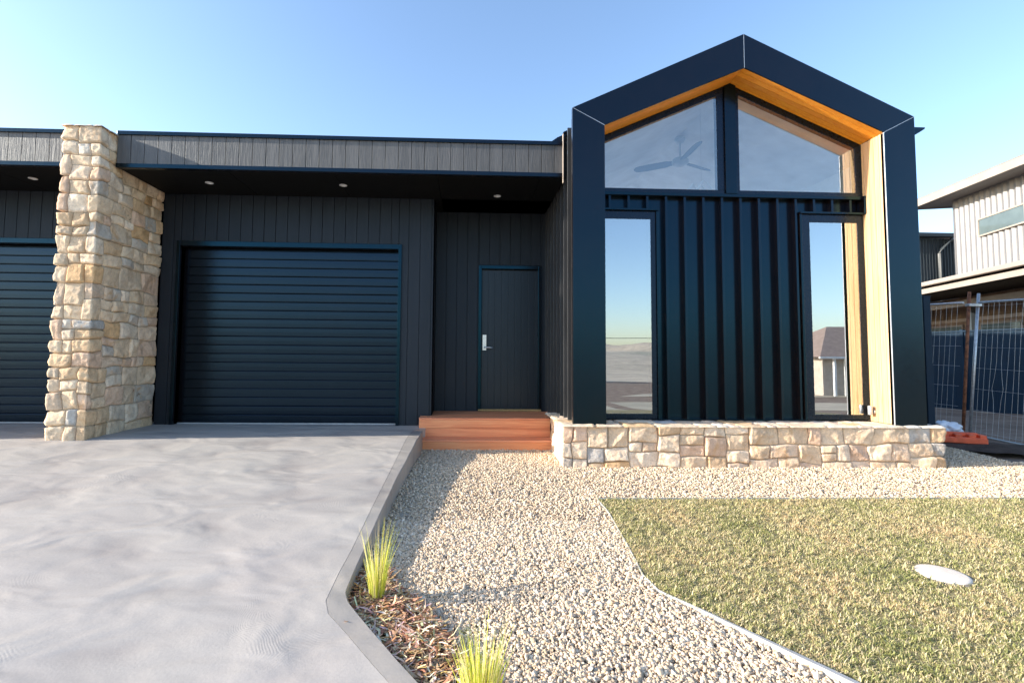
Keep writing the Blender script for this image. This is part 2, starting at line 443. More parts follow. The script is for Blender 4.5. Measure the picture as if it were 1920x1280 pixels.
for i, (x, y) in enumerate(jj):
    a = jj[max(i - 1, 0)]; b = jj[min(i + 1, 159)]; dx, dy = b[0] - a[0], b[1] - a[1]; L = math.hypot(dx, dy)
    for q in (-.035, .035): vs.append((x + dy / L * q, y - dx / L * q, zd(x, y) - .003))
m.add(vs, [(2 * i, 2 * i + 1, 2 * i + 3, 2 * i + 2) for i in range(159)])
drv = tag(m.build('driveway', M['concrete'], recalc=False), kind='structure')
# border band
eo = resamp(EDGE, 640); ji = resamp(JOINT, 640)
m = MB(); n = 640
def wob(i): return 0.004 * noise.noise((i * .05, 0, 0))
def ib(a, b):   # shift 4 mm off the joint
    dx, dy = b[0] - a[0], b[1] - a[1]; L = math.hypot(dx, dy); return (a[0] + dx / L * .0022, a[1] + dy / L * .0022)
vs = []
for i in range(n):
    a = ib(ji[i], eo[i]); b = (eo[i][0] + wob(i), eo[i][1])
    lo = min(zd(*b), 9)
    b2 = (b[0] - (b[0] - a[0]) * .07, b[1] - (b[1] - a[1]) * .07)
    vs += [(a[0], a[1], zd(*a) - .25), (a[0], a[1], zd(*a)), (b2[0], b2[1], lo), (b[0], b[1], lo - 0.008), (b[0], b[1], lo - 0.40)]
fs = [(i * 5 + j, i * 5 + j + 1, (i + 1) * 5 + j + 1, (i + 1) * 5 + j) for i in range(n - 1) for j in range(4)]
m.add(vs, fs); m.f.append((0, 1, 2, 3, 4)); m.sm.append(False)
tag(m.build('driveway_border', M['border']), kind='structure')

# ------------------------------------------------------------------ gravel bed
LAWN = [(1.115, 4.01), (1.125, 3.75), (1.075, 3.13), (1.04, 2.80), (1.065, 2.63), (1.18, 2.485), (1.33, 2.27), (1.456, 2.09), (1.545, 1.965), (2.3, 0.9), (2.3, -5)]
LR = 11.0
grid_bed = []
def in_poly(x, y, P):
    c = np.zeros(np.shape(x), bool); n = len(P)
    for i in range(n):
        x1, y1 = P[i]; x2, y2 = P[(i + 1) % n]
        cond = ((y1 > y) != (y2 > y)) & (x < (x2 - x1) * (y - y1) / ((y2 - y1) + 1e-12) + x1)
        c ^= cond
    return c
BED = [e for e in EDGE] + [(2.3, -6)] + LAWN[::-1] + [(LR, 4.01), (LR, 4.7), (8.0, 4.78), (6.9, 5.0), (6.15, 5.25), (6.35, 6.2), (6.2, 6.6), (5.0, 6.6), (5.0, 5.9), (1.0, 5.9)]
m = MB()
def flat(name, P, zf, mat, th=0.15):
    bm = bmesh.new(); vv = [bm.verts.new((x, y, 0)) for x, y in P]
    f = bm.faces.new(vv); bmesh.ops.triangulate(bm, faces=[f])
    for cy in [4.9, 3.9, 3, 2, 1, 0, -2, -4]:
        bmesh.ops.bisect_plane(bm, geom=list(bm.verts) + list(bm.edges) + list(bm.faces), plane_co=(0, cy, 0), plane_no=(0, 1, 0))
    for v in bm.verts: v.co.z = zf(v.co.x, v.co.y)
    bmesh.ops.recalc_face_normals(bm, faces=bm.faces)
    for f in bm.faces:
        if f.normal.z < 0: f.normal_flip()
    me = bpy.data.meshes.new(name); bm.to_mesh(me); bm.free()
    me.materials.append(mat); o = bpy.data.objects.new(name, me); COL.objects.link(o); return o
tag(flat('gravel_bed', BED, lambda x, y: zg(x, y) - 0.012, M['bed']), kind='structure')

ICO_V = None
def ico(sub):
    bm = bmesh.new(); bmesh.ops.create_icosphere(bm, subdivisions=sub, radius=1)
    V = np.array([v.co[:] for v in bm.verts]); F = np.array([[v.index for v in f.verts] for f in bm.faces]); bm.free(); return V, F
def rotmats(n, tilt=1.0):
    q = rng.normal(size=(n, 4)); q[:, 1:3] *= tilt; q /= np.linalg.norm(q, axis=1)[:, None]
    w, x, y, z = q.T
    return np.stack([np.stack([1 - 2 * (y * y + z * z), 2 * (x * y - z * w), 2 * (x * z + y * w)], -1),
                     np.stack([2 * (x * y + z * w), 1 - 2 * (x * x + z * z), 2 * (y * z - x * w)], -1),
                     np.stack([2 * (x * z - y * w), 2 * (y * z + x * w), 1 - 2 * (x * x + y * y)], -1)], 1)
def zgv(y): return np.where(y < 4.9, -0.35 - 0.06 * (4.9 - np.clip(y, -14, 4.9)), -0.35)
MULCH = [(-0.60, 2.80), (-0.53, 2.93), (-0.42, 2.80), (-0.34, 2.66), (-0.17, 2.46), (-0.07, 2.27), (0.03, 2.10), (0.16, 1.9), (0.30, 1.6), (0.62, 1.05), (0.6, 0.8), (-0.15, 1.90), (-0.39, 2.2), (-0.56, 2.42), (-0.6, 2.5)]
PAL = np.array([(0.68, 0.56, 0.42), (0.74, 0.64, 0.51), (0.60, 0.48, 0.34), (0.64, 0.53, 0.40), (0.78, 0.70, 0.59), (0.54, 0.44, 0.33), (0.46, 0.39, 0.31), (0.38, 0.31, 0.23), (0.62, 0.48, 0.36), (0.34, 0.31, 0.27)])
PW = np.array([.2, .18, .13, .15, .12, .08, .05, .03, .04, .02]); PW /= PW.sum()
def pebbles(name, n, xr, yr, keep, size, sub, lift=0.0):
    x = rng.uniform(*xr, n); y = rng.uniform(*yr, n); k = keep(x, y); x = x[k]; y = y[k]; n = len(x)
    V, F = ico(sub)
    s = size * rng.lognormal(0, 0.28, n)
    sc = np.stack([s * rng.uniform(1.0, 1.6, n), s * rng.uniform(.75, 1.05, n), s * rng.uniform(.5, .8, n)], 1)
    dv = 1 + 0.16 * rng.normal(size=(n, len(V)))          # chipped outlines
    P = V[None] * dv[..., None] * sc[:, None, :]
    R = rotmats(n, 0.5); P = np.einsum('nij,nkj->nki', R, P)
    z = zgv(y) + s * rng.uniform(-0.5, 0.55, n) + lift
    P += np.stack([x, y, z], 1)[:, None, :]
    C = PAL[rng.choice(len(PAL), n, p=PW)] * np.array([1.04, .985, .93]) * rng.uniform(0.85, 1.12, n)[:, None]
    C = np.repeat(C, len(V), 0)
    FF = (F[None] + (np.arange(n) * len(V))[:, None, None]).reshape(-1, 3)
    return P.reshape(-1, 3), FF, C
bedp = BED
def keep_near(x, y):
    k = in_poly(x, y, bedp)
    mu = in_poly(x, y, MULCH); return k & (~mu | (rng.random(len(x)) < 0.03))
parts = [pebbles('g', 112000, (-0.62, 2.3), (0.9, 3.6), keep_near, 0.0062, 2),
         pebbles('g', 140000, (-0.6, 9.0), (3.6, 6.6), keep_near, 0.0068, 1)]
vo = 0; VV = []; FFs = []; CC = []
for P_, F_, C_ in parts:
    VV.append(P_); FFs.append(F_ + vo); CC.append(C_); vo += len(P_)
tag(npmesh('gravel', np.concatenate(VV), np.concatenate(FFs), np.concatenate(CC), M['pebble']),
    'cream and tan crushed gravel between driveway, lawn and stone plinth', 'gravel', kind='stuff')

# ------------------------------------------------------------------ lawn
LP = LAWN + [(LR, -5), (LR, 4.01)]
def zl(x, y): return zg(x, y) + 0.012
tag(flat('lawn_ground', LP, zl, M['lawn']), kind='structure')
def lawn_blades():
    n = 400000
    # denser close by
    x = rng.uniform(1.0, 6.6, n); y = 1.55 + (4.02 - 1.55) * rng.random(n) ** 1.25
    k = in_poly(x + rng.normal(0, .007, n), y + rng.normal(0, .009, n), LP) & (x < 0.95 + 1.16 * y) & ((x - 2.80) ** 2 + (y - 2.78) ** 2 > 0.128 ** 2)
    x = x[k]; y = y[k]; n = len(x)
    pat = np.array([noise.fractal((a * 2.2, b * 2.2, 0), 1.0, 2.0, 3) for a, b in zip(x, y)])
    clump = np.array([noise.noise((a * 22, b * 22, 5)) for a, b in zip(x, y)])
    h = 0.0140 * rng.lognormal(0, .38, n) * (1 + .35 * clump)
    edge = y > 3.97
    ang = rng.uniform(0, 2 * np.pi, n); lean = rng.uniform(0.2, 1.5, n)
    w = rng.uniform(0.0013, 0.0028, n)
    dx, dy = np.cos(ang), np.sin(ang); px, py = -dy, dx
    z0 = zgv(y) + 0.010 + 0.012 * np.clip(clump, -1, 1)
    P = np.zeros((n, 5, 3))
    for i, (t, ww) in enumerate(((0, 1), (0, -1), (.55, .8), (.55, -.8), (1, 0))):
        off = lean * t ** 1.6 * h
        P[:, i, 0] = x + dx * off + px * w * ww; P[:, i, 1] = y + dy * off + py * w * ww
        P[:, i, 2] = z0 + h * t * (1 - .25 * t * np.minimum(lean, 1.2))
    F = np.array([(0, 1, 3), (0, 3, 2), (2, 3, 4)])
    FF = (F[None] + (np.arange(n) * 5)[:, None, None]).reshape(-1, 3)
    green = np.array((0.31, 0.33, 0.12)); lime = np.array((0.56, 0.53, 0.25)); straw = np.array((0.82, 0.70, 0.44)); tan = np.array((0.68, 0.50, 0.29))
    r = rng.random(n) - 0.42 * pat - 0.08 * clump + 0.05 * (y - 3)
    C = np.where((r < .20)[:, None], green, np.where((r < .50)[:, None], lime, np.where((r < .93)[:, None], straw, tan)))
    C = C * rng.uniform(.8, 1.2, n)[:, None]
    return tag(npmesh('lawn_grass', P.reshape(-1, 3), FF, np.repeat(C, 5, 0), M['blade'], False),
               'short green and straw coloured turf beside the gravel', 'grass', kind='stuff')
lawn_blades()

# edging strip round the lawn
m = MB(); P = resamp(LAWN[:10], 90)
vs = []
for i, (x, y) in enumerate(P):
    a = P[max(i - 1, 0)]; b = P[min(i + 1, 89)]; dx, dy = b[0] - a[0], b[1] - a[1]; L = math.hypot(dx, dy); nx, ny = dy / L, -dx / L
    q = max(0, min(1, (2.6 - y) / .6)); w = 0.0018 + 0.010 * q; z = zg(x, y) + 0.016 + .014 * q
    ox, oy = -nx * 0, 0
    for sx, zz in ((-w, z - .15), (-w, z), (w, z), (w, z - .15)): vs.append((x + nx * sx, y + ny * sx, zz))
fs = [(i * 4 + j, i * 4 + j + 1, (i + 1) * 4 + j + 1, (i + 1) * 4 + j) for i in range(89) for j in range(3)]
m.add(vs, fs)
tag(m.build('garden_edging', M['alu']), 'thin grey metal edging strip between lawn and gravel path', 'garden edging')
tag(MB().box(1.115, LR, 4.006, 4.014, -0.6, zg(0, 4.01) + .022).build('garden_edging', M['alu']), 'straight edging strip along the lawn side nearest the house', 'garden edging')

# round lid in lawn
c = thing('drain_cover', 'round cream inspection cover set in the lawn', 'drain cover', (2.80, 2.78, zg(0, 2.78)))
MB().lathe([(0.0, .023), (.108, .022), (.120, .020), (.127, .013), (.128, -.03)], (2.80, 2.78, zg(0, 2.78)), 48).build('lid', M['lid'], c)
MB().lathe([(.1285, .012), (.136, .012), (.137, -.04)], (2.80, 2.78, zg(0, 2.78)), 48).build('rim', M['ntrim2'], c)

# ------------------------------------------------------------------ mulch and tufts
def mulch():
    V = []; F = []; C = []; n = 0
    pal = [(0.42, 0.24, 0.13), (0.58, 0.37, 0.22), (0.70, 0.50, 0.32), (0.78, 0.61, 0.43), (0.28, 0.15, 0.09), (0.84, 0.73, 0.57), (0.50, 0.29, 0.15)]
    xs = rng.uniform(-0.62, 0.66, 30000); ys = rng.uniform(0.8, 3.0, 30000); k = in_poly(xs, ys, MULCH)
    xs, ys = xs[k][:5200], ys[k][:5200]
    for x, y in zip(xs, ys):
        L = random.uniform(.03, .12) * random.choice((1, 1, .6, 1.5)); w = random.uniform(.002, .0075); a = random.uniform(0, 6.28); tl = random.gauss(0, .28)
        bend = random.uniform(-1.3, 1.3); z = zg(x, y) + random.uniform(0.0, .045)
        col = tuple(c * random.uniform(.8, 1.15) for c in random.choice(pal)); pts = []
        for t in (-.5, -.17, .17, .5):
            aa = a + bend * t; cx = x + math.cos(aa) * L * t; cy = y + math.sin(aa) * L * t; cz = z + L * t * math.sin(tl) + random.uniform(0, .004)
            ww = w * (1 - .6 * abs(t) * 1.6)
            px, py = -math.sin(aa) * ww, math.cos(aa) * ww
            pts += [(cx + px, cy + py, cz), (cx - px, cy - py, cz + random.uniform(-.002, .002)), (cx, cy, cz - .0025)]
        V += pts; C += [col] * 12
        for i in range(3):
            b = n + i * 3
            F += [(b, b + 1, b + 4, b + 3), (b + 1, b + 2, b + 5, b + 4), (b + 2, b, b + 3, b + 5)]
        n += 12
    return tag(npmesh('bark_mulch', V, F, np.array(C), M['chip'], False), 'loose brown bark mulch in the corner beside the driveway', 'mulch', kind='stuff')
mulch()
mb = [p for p in MULCH]
tag(flat('mulch_bed', mb, lambda x, y: zg(x, y) + 0.004, m_ground('mulch_soil', (0.10, 0.055, 0.035), (0.15, 0.08, 0.05), (0.20, 0.11, 0.07), 12, 0.9, 0.01)), kind='structure')

def tuft(loc, h, nb, spread, label, seed):
    r = random.Random(seed); V = []; F = []; C = []; n = 0
    x0, y0 = loc; z0 = zg(x0, y0) + .01
    root = thing('grass_tuft', label, 'grass tuft', (x0, y0, z0), 'lime grass tufts in the mulch')
    for i in range(nb):
        a = r.uniform(0, 6.28); rr = spread * .32 * math.sqrt(r.random()); bx, by = x0 + math.cos(a) * rr, y0 + math.sin(a) * rr
        L = h * r.uniform(.35, 1.1) * (1 if r.random() < .8 else .6); ln = abs(r.gauss(.10, .07)) + rr * 2.2; w = r.uniform(.0010, .0021); tw = r.uniform(0, 3.14)
        col = r.choice([(0.60, 0.60, 0.07), (0.70, 0.68, 0.14), (0.46, 0.52, 0.06), (0.80, 0.74, 0.34), (0.38, 0.44, 0.07), (0.74, 0.62, 0.34)])
        k = r.uniform(.85, 1.15)
        for t in (0, .25, .5, .75, 1):
            o = ln * L * t ** 1.7; ww = w * (1 - t ** 2.5) + .0002
            cx, cy, cz = bx + math.cos(a) * o, by + math.sin(a) * o, z0 + L * t * (1 - .12 * ln * t)
            V += [(cx + math.cos(tw) * ww, cy + math.sin(tw) * ww, cz), (cx - math.cos(tw) * ww, cy - math.sin(tw) * ww, cz)]
            f = k * (1 + .25 * t); C += [tuple(min(1, c * f) for c in col)] * 2
        for j in range(4):
            b = n + j * 2; F.append((b, b + 1, b + 3, b + 2))
        n += 10
    npmesh('blades', V, F, np.array(C), M['blade'], False, root)
tuft((-0.435, 2.56), .37, 170, .12, 'lime green grass tuft nearer the house, in the driveway corner', 3)
tuft((0.075, 1.84), .30, 300, .19, 'wider lime grass tuft nearest the viewer, at mulch edge', 5)

# ------------------------------------------------------------------ stone masonry
SPAL = [((0.50, 0.52, 0.54), 1), ((0.74, 0.62, 0.48), 6), ((0.78, 0.67, 0.54), 6), ((0.68, 0.53, 0.37), 4), ((0.72, 0.60, 0.49), 3), ((0.62, 0.60, 0.57), 2), ((0.66, 0.47, 0.28), 1), ((0.72, 0.56, 0.45), 3), ((0.80, 0.72, 0.62), 4)]
_pal = [c for c, k in SPAL for _ in range(k)]
def guillotine(r, u0, u1, v0, v1, wmax, hmax, wmin, hmin, corners, out):
    w, h = u1 - u0, v1 - v0
    canh = h >= 2 * hmin; canv = w >= 2 * wmin
    if w <= wmax and h <= hmax and w / h < 2.9 and h / w < 1.5 and (r.random() < .8 or not (canh or canv)):
        out.append((u0, u1, v0, v1)); return
    need_v = w > wmax or w / h > 2.9; need_h = h > hmax or h / w > 1.5
    vert = need_v and (not need_h or w / h > r.uniform(1.1, 2.6))
    if not need_v and not need_h: vert = w / h > 1.5
    if vert and not canv: vert = False
    if not vert and not canh:
        if not canv: out.append((u0, u1, v0, v1)); return
        vert = True
    if vert:
        for _ in range(12):
            c = u0 + w * r.uniform(.3, .7)
            c = min(max(c, u0 + wmin), u1 - wmin)
            if all(abs(c - k) > .085 for k in corners): break
        else:
            if canh and h > hmin * 2: vert = False
            else: out.append((u0, u1, v0, v1)); return
    if vert:
        guillotine(r, u0, c, v0, v1, wmax, hmax, wmin, hmin, corners, out); guillotine(r, c, u1, v0, v1, wmax, hmax, wmin, hmin, corners, out)
    else:
        c = v0 + h * r.uniform(.33, .67); c = min(max(c, v0 + hmin), v1 - hmin)
        guillotine(r, u0, u1, v0, c, wmax, hmax, wmin, hmin, corners, out); guillotine(r, u0, u1, c, v1, wmax, hmax, wmin, hmin, corners, out)

def masonry(name, plan, z0, z1, parent, seed, wmax, hmax, wmin, hmin, bands=None, res=.0115, tint=(1, 1, 1), depth=.036):
    """plan: polyline of the faces seen from outside, walked so that outside is on the right"""
    r = random.Random(seed); plan = [Vector(p) for p in plan]
    L = [0.0]
    for a, b in zip(plan, plan[1:]): L.append(L[-1] + (b - a).length)
    corners = L[1:-1]
    dirs = [(b - a).normalized() for a, b in zip(plan, plan[1:])]; nrm = [Vector((d.y, -d.x)) for d in dirs]
    def base(u):
        for i in range(len(dirs)):
            if u <= L[i + 1] + 1e-6 or i == len(dirs) - 1:
                p = plan[i] + dirs[i] * (u - L[i]); nn = nrm[i].copy()
                for j, c in enumerate(corners):
                    d = u - c
                    if abs(d) < .03:
                        t = .5 + .5 * d / .03; nn = (nrm[j] * (1 - t) + nrm[j + 1] * t)
                        nn = nn / max(nn.length, .5)
                        nn *= 1 + .15 * (1 - abs(d) / .03)
                return p, nn
    rects = []
    for a, b in (bands or [(z0, z1)]):
        guillotine(r, 0, L[-1], a, b, wmax, hmax, wmin, hmin, corners, rects)
    V = []; F = []; C = []
    g = .0024
    for (u0, u1, v0, v1) in rects:
        nu = max(5, int((u1 - u0) / res)); nv = max(5, int((v1 - v0) / res))
        us = [u0 + g + (u1 - u0 - 2 * g) * i / nu for i in range(nu + 1)]
        for c in corners:
            if u0 < c < u1:
                i = min(range(len(us)), key=lambda i: abs(us[i] - c)); us[i] = c
        vsx = [v0 + g + (v1 - v0 - 2 * g) * i / nv for i in range(nv + 1)]
        col = tuple(a * b for a, b in zip(r.choice(_pal), tint)); kk = r.uniform(.82, 1.12); sd = r.uniform(0, 50); tu, tv = r.uniform(-.05, .05), r.uniform(-.05, .05); hh = r.uniform(-.004, .006)
        cr_ = r.uniform(.006, .018)
        uc, vc = (u0 + u1) / 2, (v0 + v1) / 2; sw, sh = (u1 - u0) / 2, (v1 - v0) / 2
        wraps = any(u0 < c < u1 for c in corners)
        pls = [(r.uniform(.004, .017), r.uniform(-.22, .22) * (.3 if wraps else 1), r.uniform(-.24, .24), uc + r.uniform(-.6, .6) * sw, vc + r.uniform(-.6, .6) * sh) for _ in range(5)]
        base_i = len(V)
        for v in vsx:
            for u in us:
                eu = min(u - u0 - g, u1 - g - u); ev = min(v - v0 - g, v1 - g - v)
                # rounded plan outline
                e = min(eu, ev)
                if eu < cr_ and ev < cr_: e = max(0, cr_ - math.hypot(cr_ - eu, cr_ - ev))
                prof = min(1, max(0, e) / .009) ** .5
                n1 = noise.fractal((u * 9 + sd, v * 9, sd), .9, 2.1, 4); n2 = noise.noise((u * 34 + sd, v * 34, sd * 2))
                ridged = abs(noise.noise((u * 14 + sd, v * 14 - sd, 3)))
                fc_ = min([.014] + [q[0] + q[1] * (u - q[3]) + q[2] * (v - q[4]) for q in pls])
                h = -.022 + prof * (depth - .014 + hh + max(-.016, fc_) + .005 * n1 + .003 * n2 + .009 * ridged)
                wu = .030 * noise.noise((u * 3.5, v * 5, 1.7)) + .006 * noise.noise((u * 11, v * 11, 4)); wv = .030 * noise.noise((u * 4, v * 3, 9.1)) + .006 * noise.noise((u * 13, v * 12, 2))
                if len(corners) and min(abs(u - c) for c in corners) < .08: wu *= max(0, min(abs(u - c) for c in corners) - .02) / .06
                if any(abs(u - c) < .02 for c in corners) or u < .02 or u > L[-1] - .02: wu = 0
                if v < z0 + .02 or v > z1 - .02: wv = 0
                uu = u + wu; p, nn = base(uu)
                V.append((p.x + nn.x * h, p.y + nn.y * h, v + wv)); C.append(tuple(min(1, x * kk) for x in col))
        w_ = len(us)
        for j in range(nv):
            for i in range(nu):
                a = base_i + j * w_ + i; F.append((a, a + 1, a + w_ + 1, a + w_))
    npmesh('stonework', V, F, np.array(C), M['stone'], True, parent)

# pillar beside the garage
pil = thing('stone_pillar', 'tall pillar of rough cream granite blocks beside the garage door', 'stone pillar', (-4.15, 5.7, -.13), 'stone pillars between the garages')
PX0, PX1, PY0, PY1 = -4.345, -3.945, 5.20, 6.31
masonry('pillar', [(PX0, PY1), (PX0, PY0), (PX1, PY0), (PX1, PY1)], -.17, 3.235, pil, 21, .36, .25, .12, .10, bands=[(-.17, .18), (.18, .62), (.62, 1.12), (1.12, 1.52), (1.52, 2.02), (2.02, 2.48), (2.48, 2.90), (2.90, 3.235)], tint=(1.06, .985, .89))
MB().box(PX0 + .022, PX1 - .022, PY0 + .022, PY1 - .01, -.3, 3.215).build('core', M['mortar'], pil)
def stone_top(name, x0, x1, y0, y1, z, parent, seed, amp=.012, sz=.3, col=None):
    r = random.Random(seed); rects = []
    guillotine(r, x0, x1, y0, y1, sz, sz, .1, .1, [], rects); V = []; F = []; C = []
    for (a, b, c, d) in rects:
        cc = r.choice(_pal); nu = max(4, int((b - a) / .02)); nv = max(4, int((d - c) / .02)); bi = len(V); sd = r.uniform(0, 9); hz_ = r.uniform(-.004, .004)
        for j in range(nv + 1):
            for i in range(nu + 1):
                x = a + .002 + (b - a - .004) * i / nu; y = c + .002 + (d - c - .004) * j / nv
                e = min(x - a, b - x, y - c, d - y) - .002
                h = -.016 + min(1, max(0, e) / .015) ** .5 * (.018 + hz_ + amp * noise.noise((x * 12, y * 12, sd)))
                V.append((x, y, z + h)); C.append(cc)
        for j in range(nv):
            for i in range(nu):
                q = bi + j * (nu + 1) + i; F.append((q, q + 1, q + nu + 2, q + nu + 1))
    npmesh(name, V, F, np.array(C), M['stone'], True, parent)
stone_top('capstone', PX0 - .02, PX1 + .02, PY0 - .02, PY1, 3.235, pil, 5)
# second pillar further left, out of frame, shades the next garage bay
p2 = thing('stone_pillar', 'stone pillar at the far left end of the second garage bay', 'stone pillar', (-8.0, 5.7, -.13), 'stone pillars between the garages')
masonry('pillar', [(-8.2, 6.31), (-8.2, 4.95), (-7.8, 4.95), (-7.8, 6.31)], -.17, 3.235, p2, 33, .32, .25, .09, .08, res=.03)
MB().box(-8.175, -7.825, 4.975, 6.3, -.3, 3.22).build('core', M['mortar'], p2)

# plinth under the gabled bay
pl = thing('stone_plinth', 'low plinth of rough cream stone blocks under the gabled bay', 'stone plinth', (3.0, 5.2, -.35))
ZT = 0.082
masonry('plinth', [(1.085, 6.05), (1.02, 4.95), (5.075, 4.95), (5.075, 6.6)], -.44, ZT, pl, 12, .42, .24, .14, .085, bands=[(-.44, ZT)], res=.010, tint=(1.12, 1.03, .95))
m = MB(); m.slab([(1.105, 6.05), (1.045, 4.975), (5.05, 4.975), (5.05, 6.6)], lambda x, y: ZT - .016, .5); m.build('core', M['mortar'], pl)
stone_top('ledge', 1.0, 5.1, 4.93, 5.42, ZT, pl, 8, .010, .45)
stone_top('ledge', 1.02, 1.24, 5.42, 6.08, ZT, pl, 9, .008, .3)

# ------------------------------------------------------------------ house
H_ = thing('house', 'black board and metal clad house with flat roof and gabled glass bay', 'house', (0, 6.5, -.13))
# garage wall, vertical boards
def boards(m, x0, x1, y, z0, z1, pitch=.151, th=.018, gap=.006, start=None):
    x = x0 if start is None else start
    while x < x1 - 1e-4:
        a = max(x, x0) + gap / 2; b = min(x + pitch, x1) - gap / 2
        if b - a > .004: m.box(a, b, y, y + th, z0, z1)
        x += pitch
YG = 6.31; YE = 6.88; ZS = 2.862
def garage(x0, x1, dx0, dx1, lab):
    m = MB(); zt = 2.205
    boards(m, x0, dx0, YG, -.14, ZS); boards(m, dx1, x1, YG, -.14, ZS, start=dx1 - .02)
    boards(m, dx0, dx1, YG, zt, ZS)
    m.box(x0, dx0, YG + .017, YG + .2, -.14, ZS); m.box(dx1, x1, YG + .017, YG + .2, -.14, ZS); m.box(dx0, dx1, YG + .017, YG + .2, zt, ZS)
    m.build('garage_wall', M['clad'], H_, bevel=.0015)
    d = MB()
    zb = -.122; n = 20; p = (2.15 - zb) / n
    for i in range(n):            # slat with a rolled face
        a = zb + i * p; prof = [(.004, .0003), (-.0088, .002), (-.0098, .012), (-.0104, p * .5), (-.0101, p - .010), (-.0075, p - .0045), (.006, p - .0038), (.010, p)]
        vs = []
        for xx in (dx0, dx1): vs += [(xx, YG + .11 + q[0], a + q[1]) for q in prof]
        k = len(prof); d.add(vs, [(j, j + 1, k + j + 1, k + j) for j in range(k - 1)], smooth=False)
    d.box(dx0, dx1, YG + .125, YG + .16, zb, 2.2)
    do = d.build('garage_door', M['slat'], H_)
    MB().box(dx0, dx1, YG + .085, YG + .125, -.128, -.112).build('bottom_rail', M['alu'], do)
    f = MB()
    for a, b in ((dx0 - .045, dx0), (dx1, dx1 + .042)): f.box(a, b, YG - .022, YG + .13, -.125, zt + .035)
    f.box(dx0, dx1, YG - .022, YG + .06, zt - .03, zt + .035)
    f.build('door_frame', M['metal'], do, bevel=.003)
garage(-3.945, -.42, -3.70, -.88, 'a'); garage(-7.8, -4.345, -7.45, -4.53, 'b')
# return wall and entry wall
m = MB(); m.box(-.52, -.42, YG + .021, YE, -.14, ZS); m.build('return_wall', M['clad'], H_)
m = MB(); boards(m, -.42, .20, YE, -.02, ZS); boards(m, 1.10, 1.24, YE, -.02, ZS); boards(m, .20, 1.10, YE, 2.08, ZS)
m.box(-.42, .20, YE + .017, YE + .2, -.02, ZS); m.box(1.10, 1.24, YE + .017, YE + .2, -.02, ZS); m.box(.2, 1.1, YE + .017, YE + .2, 2.08, ZS)
m.build('entry_wall', M['clad'], H_, bevel=.0015)
dr = MB()
x = .243
while x < 1.055: dr.box(x + .003, min(x + .094, 1.06) - .0, YE + .03, YE + .06, .012, 2.03); x += .0965
dr.box(.24, 1.06, YE + .035, YE + .075, .01, 2.03)
dor = dr.build('entry_door', M['door'], H_, bevel=.002)
f = MB(); f.box(.198, .245, YE - .03, YE + .1, 0.0, 2.09); f.box(1.055, 1.10, YE - .03, YE + .1, 0.0, 2.09); f.box(.245, 1.055, YE - .03, YE + .1, 2.035, 2.09)
f.build('door_frame', M['metal'], dor, bevel=.006)
h = MB(); h.box(.262, .314, YE + .016, YE + .032, .865, 1.085)
h.tube([(.288, YE + .03, .905), (.288, YE - .035, .905)], .011, 12); h.tube([(.280, YE - .035, .905), (.34, YE - .037, .906), (.405, YE - .035, .907)], [.0095, .010, .0085], 12)
h.lathe([(.0, .0), (.0, .0)], (.288, YE, .9), 6)
for a in range(4):
    for b in range(2): h.box(.272 + b * .017, .284 + b * .017, YE + .011, YE + .0165, .985 + a * .021, .998 + a * .021)
h.build('door_handle', M['steel'], dor, bevel=.003)
MB().box(.20, 1.10, YE - .04, YE + .03, .004, .03).build('door_sill', M['mat'], dor, bevel=.004)

# fascia, capping, soffit
def fascia(x0, x1):
    m = MB(); YF = 5.42
    x = x0
    m.box(x0, x1, YF + .018, YF + .08, 2.87, 3.235)
    while x < x1 - .01:
        m.box(x + .003, min(x + .150, x1) - .003, YF, YF + .02, 2.90, 3.232); x += .150
    m.build('fascia', M['fascia'], H_, bevel=.0015)
    c = MB(); c.box(x0, x1, YF - .018, YF + .16, 3.230, 3.275); c.build('roof_capping', M['metal'], H_, bevel=.003)
    c = MB(); c.box(x0, x1, YF - .012, YF + .05, 2.855, 2.902); c.build('fascia_trim', M['metal'], H_, bevel=.003)
fascia(-3.93, 1.115); fascia(-7.82, -4.35); fascia(-12, -8.19)
m = MB(); m.box(-12, 1.16, 5.58, 9.4, 3.12, 3.20); m.build('roof', M['metal'], H_)
m = MB()
for a, b in ((-3.93, 1.16), (-7.82, -4.35)):
    x = a
    while x < b - .01: m.box(x + .002, min(x + 1.2, b) - .002, 5.47, 6.30 if x < -.5 else 6.88, ZS, ZS + .02); x += 1.2
m.box(-.43, 1.16, 6.302, 6.88, ZS + .0, ZS + .02)
m.box(-12, 1.16, 5.5, 7, ZS + .021, ZS + .06); m.build('soffit', M['soffit'], H_, bevel=.001)
MB().box(-12, 1.2, 7.1, 7.2, -.2, 3.12).build('inner_wall', M['soffit'], H_)
MB().box(-13, -12, 4.9, 9.4, -.2, 3.2).build('end_wall', M['clad'], H_)
MB().box(-12, 1.2, 9.4, 9.6, -.3, 3.2).build('rear_wall', M['clad'], H_)
for (x, y) in ((-3.13, 5.86), (-1.51, 5.85), (.41, 6.13), (-5.20, 5.84)):
    o = MB().lathe([(.030, -.002), (.046, -.003), (.047, -.006), (.031, -.009), (.030, .01)], (x, y, ZS), 24).build('downlight', M['lamp'], H_)
    MB().lathe([(.0, -.001), (.030, -.001)], (x, y, ZS), 20).build('lens', M['white'], o)
# small flashing where the roof meets the bay
m = MB(); m.prism([(.965, 3.27), (1.16, 3.27), (1.16, 3.385), (1.06, 3.34)], 5.44, 5.60); m.build('flashing', M['metal'], H_, bevel=.003)
MB().box(1.114, 1.124, 5.385, 5.42, 2.78, 3.36).build('corner_trim', M['ntrim'], H_, bevel=.003)

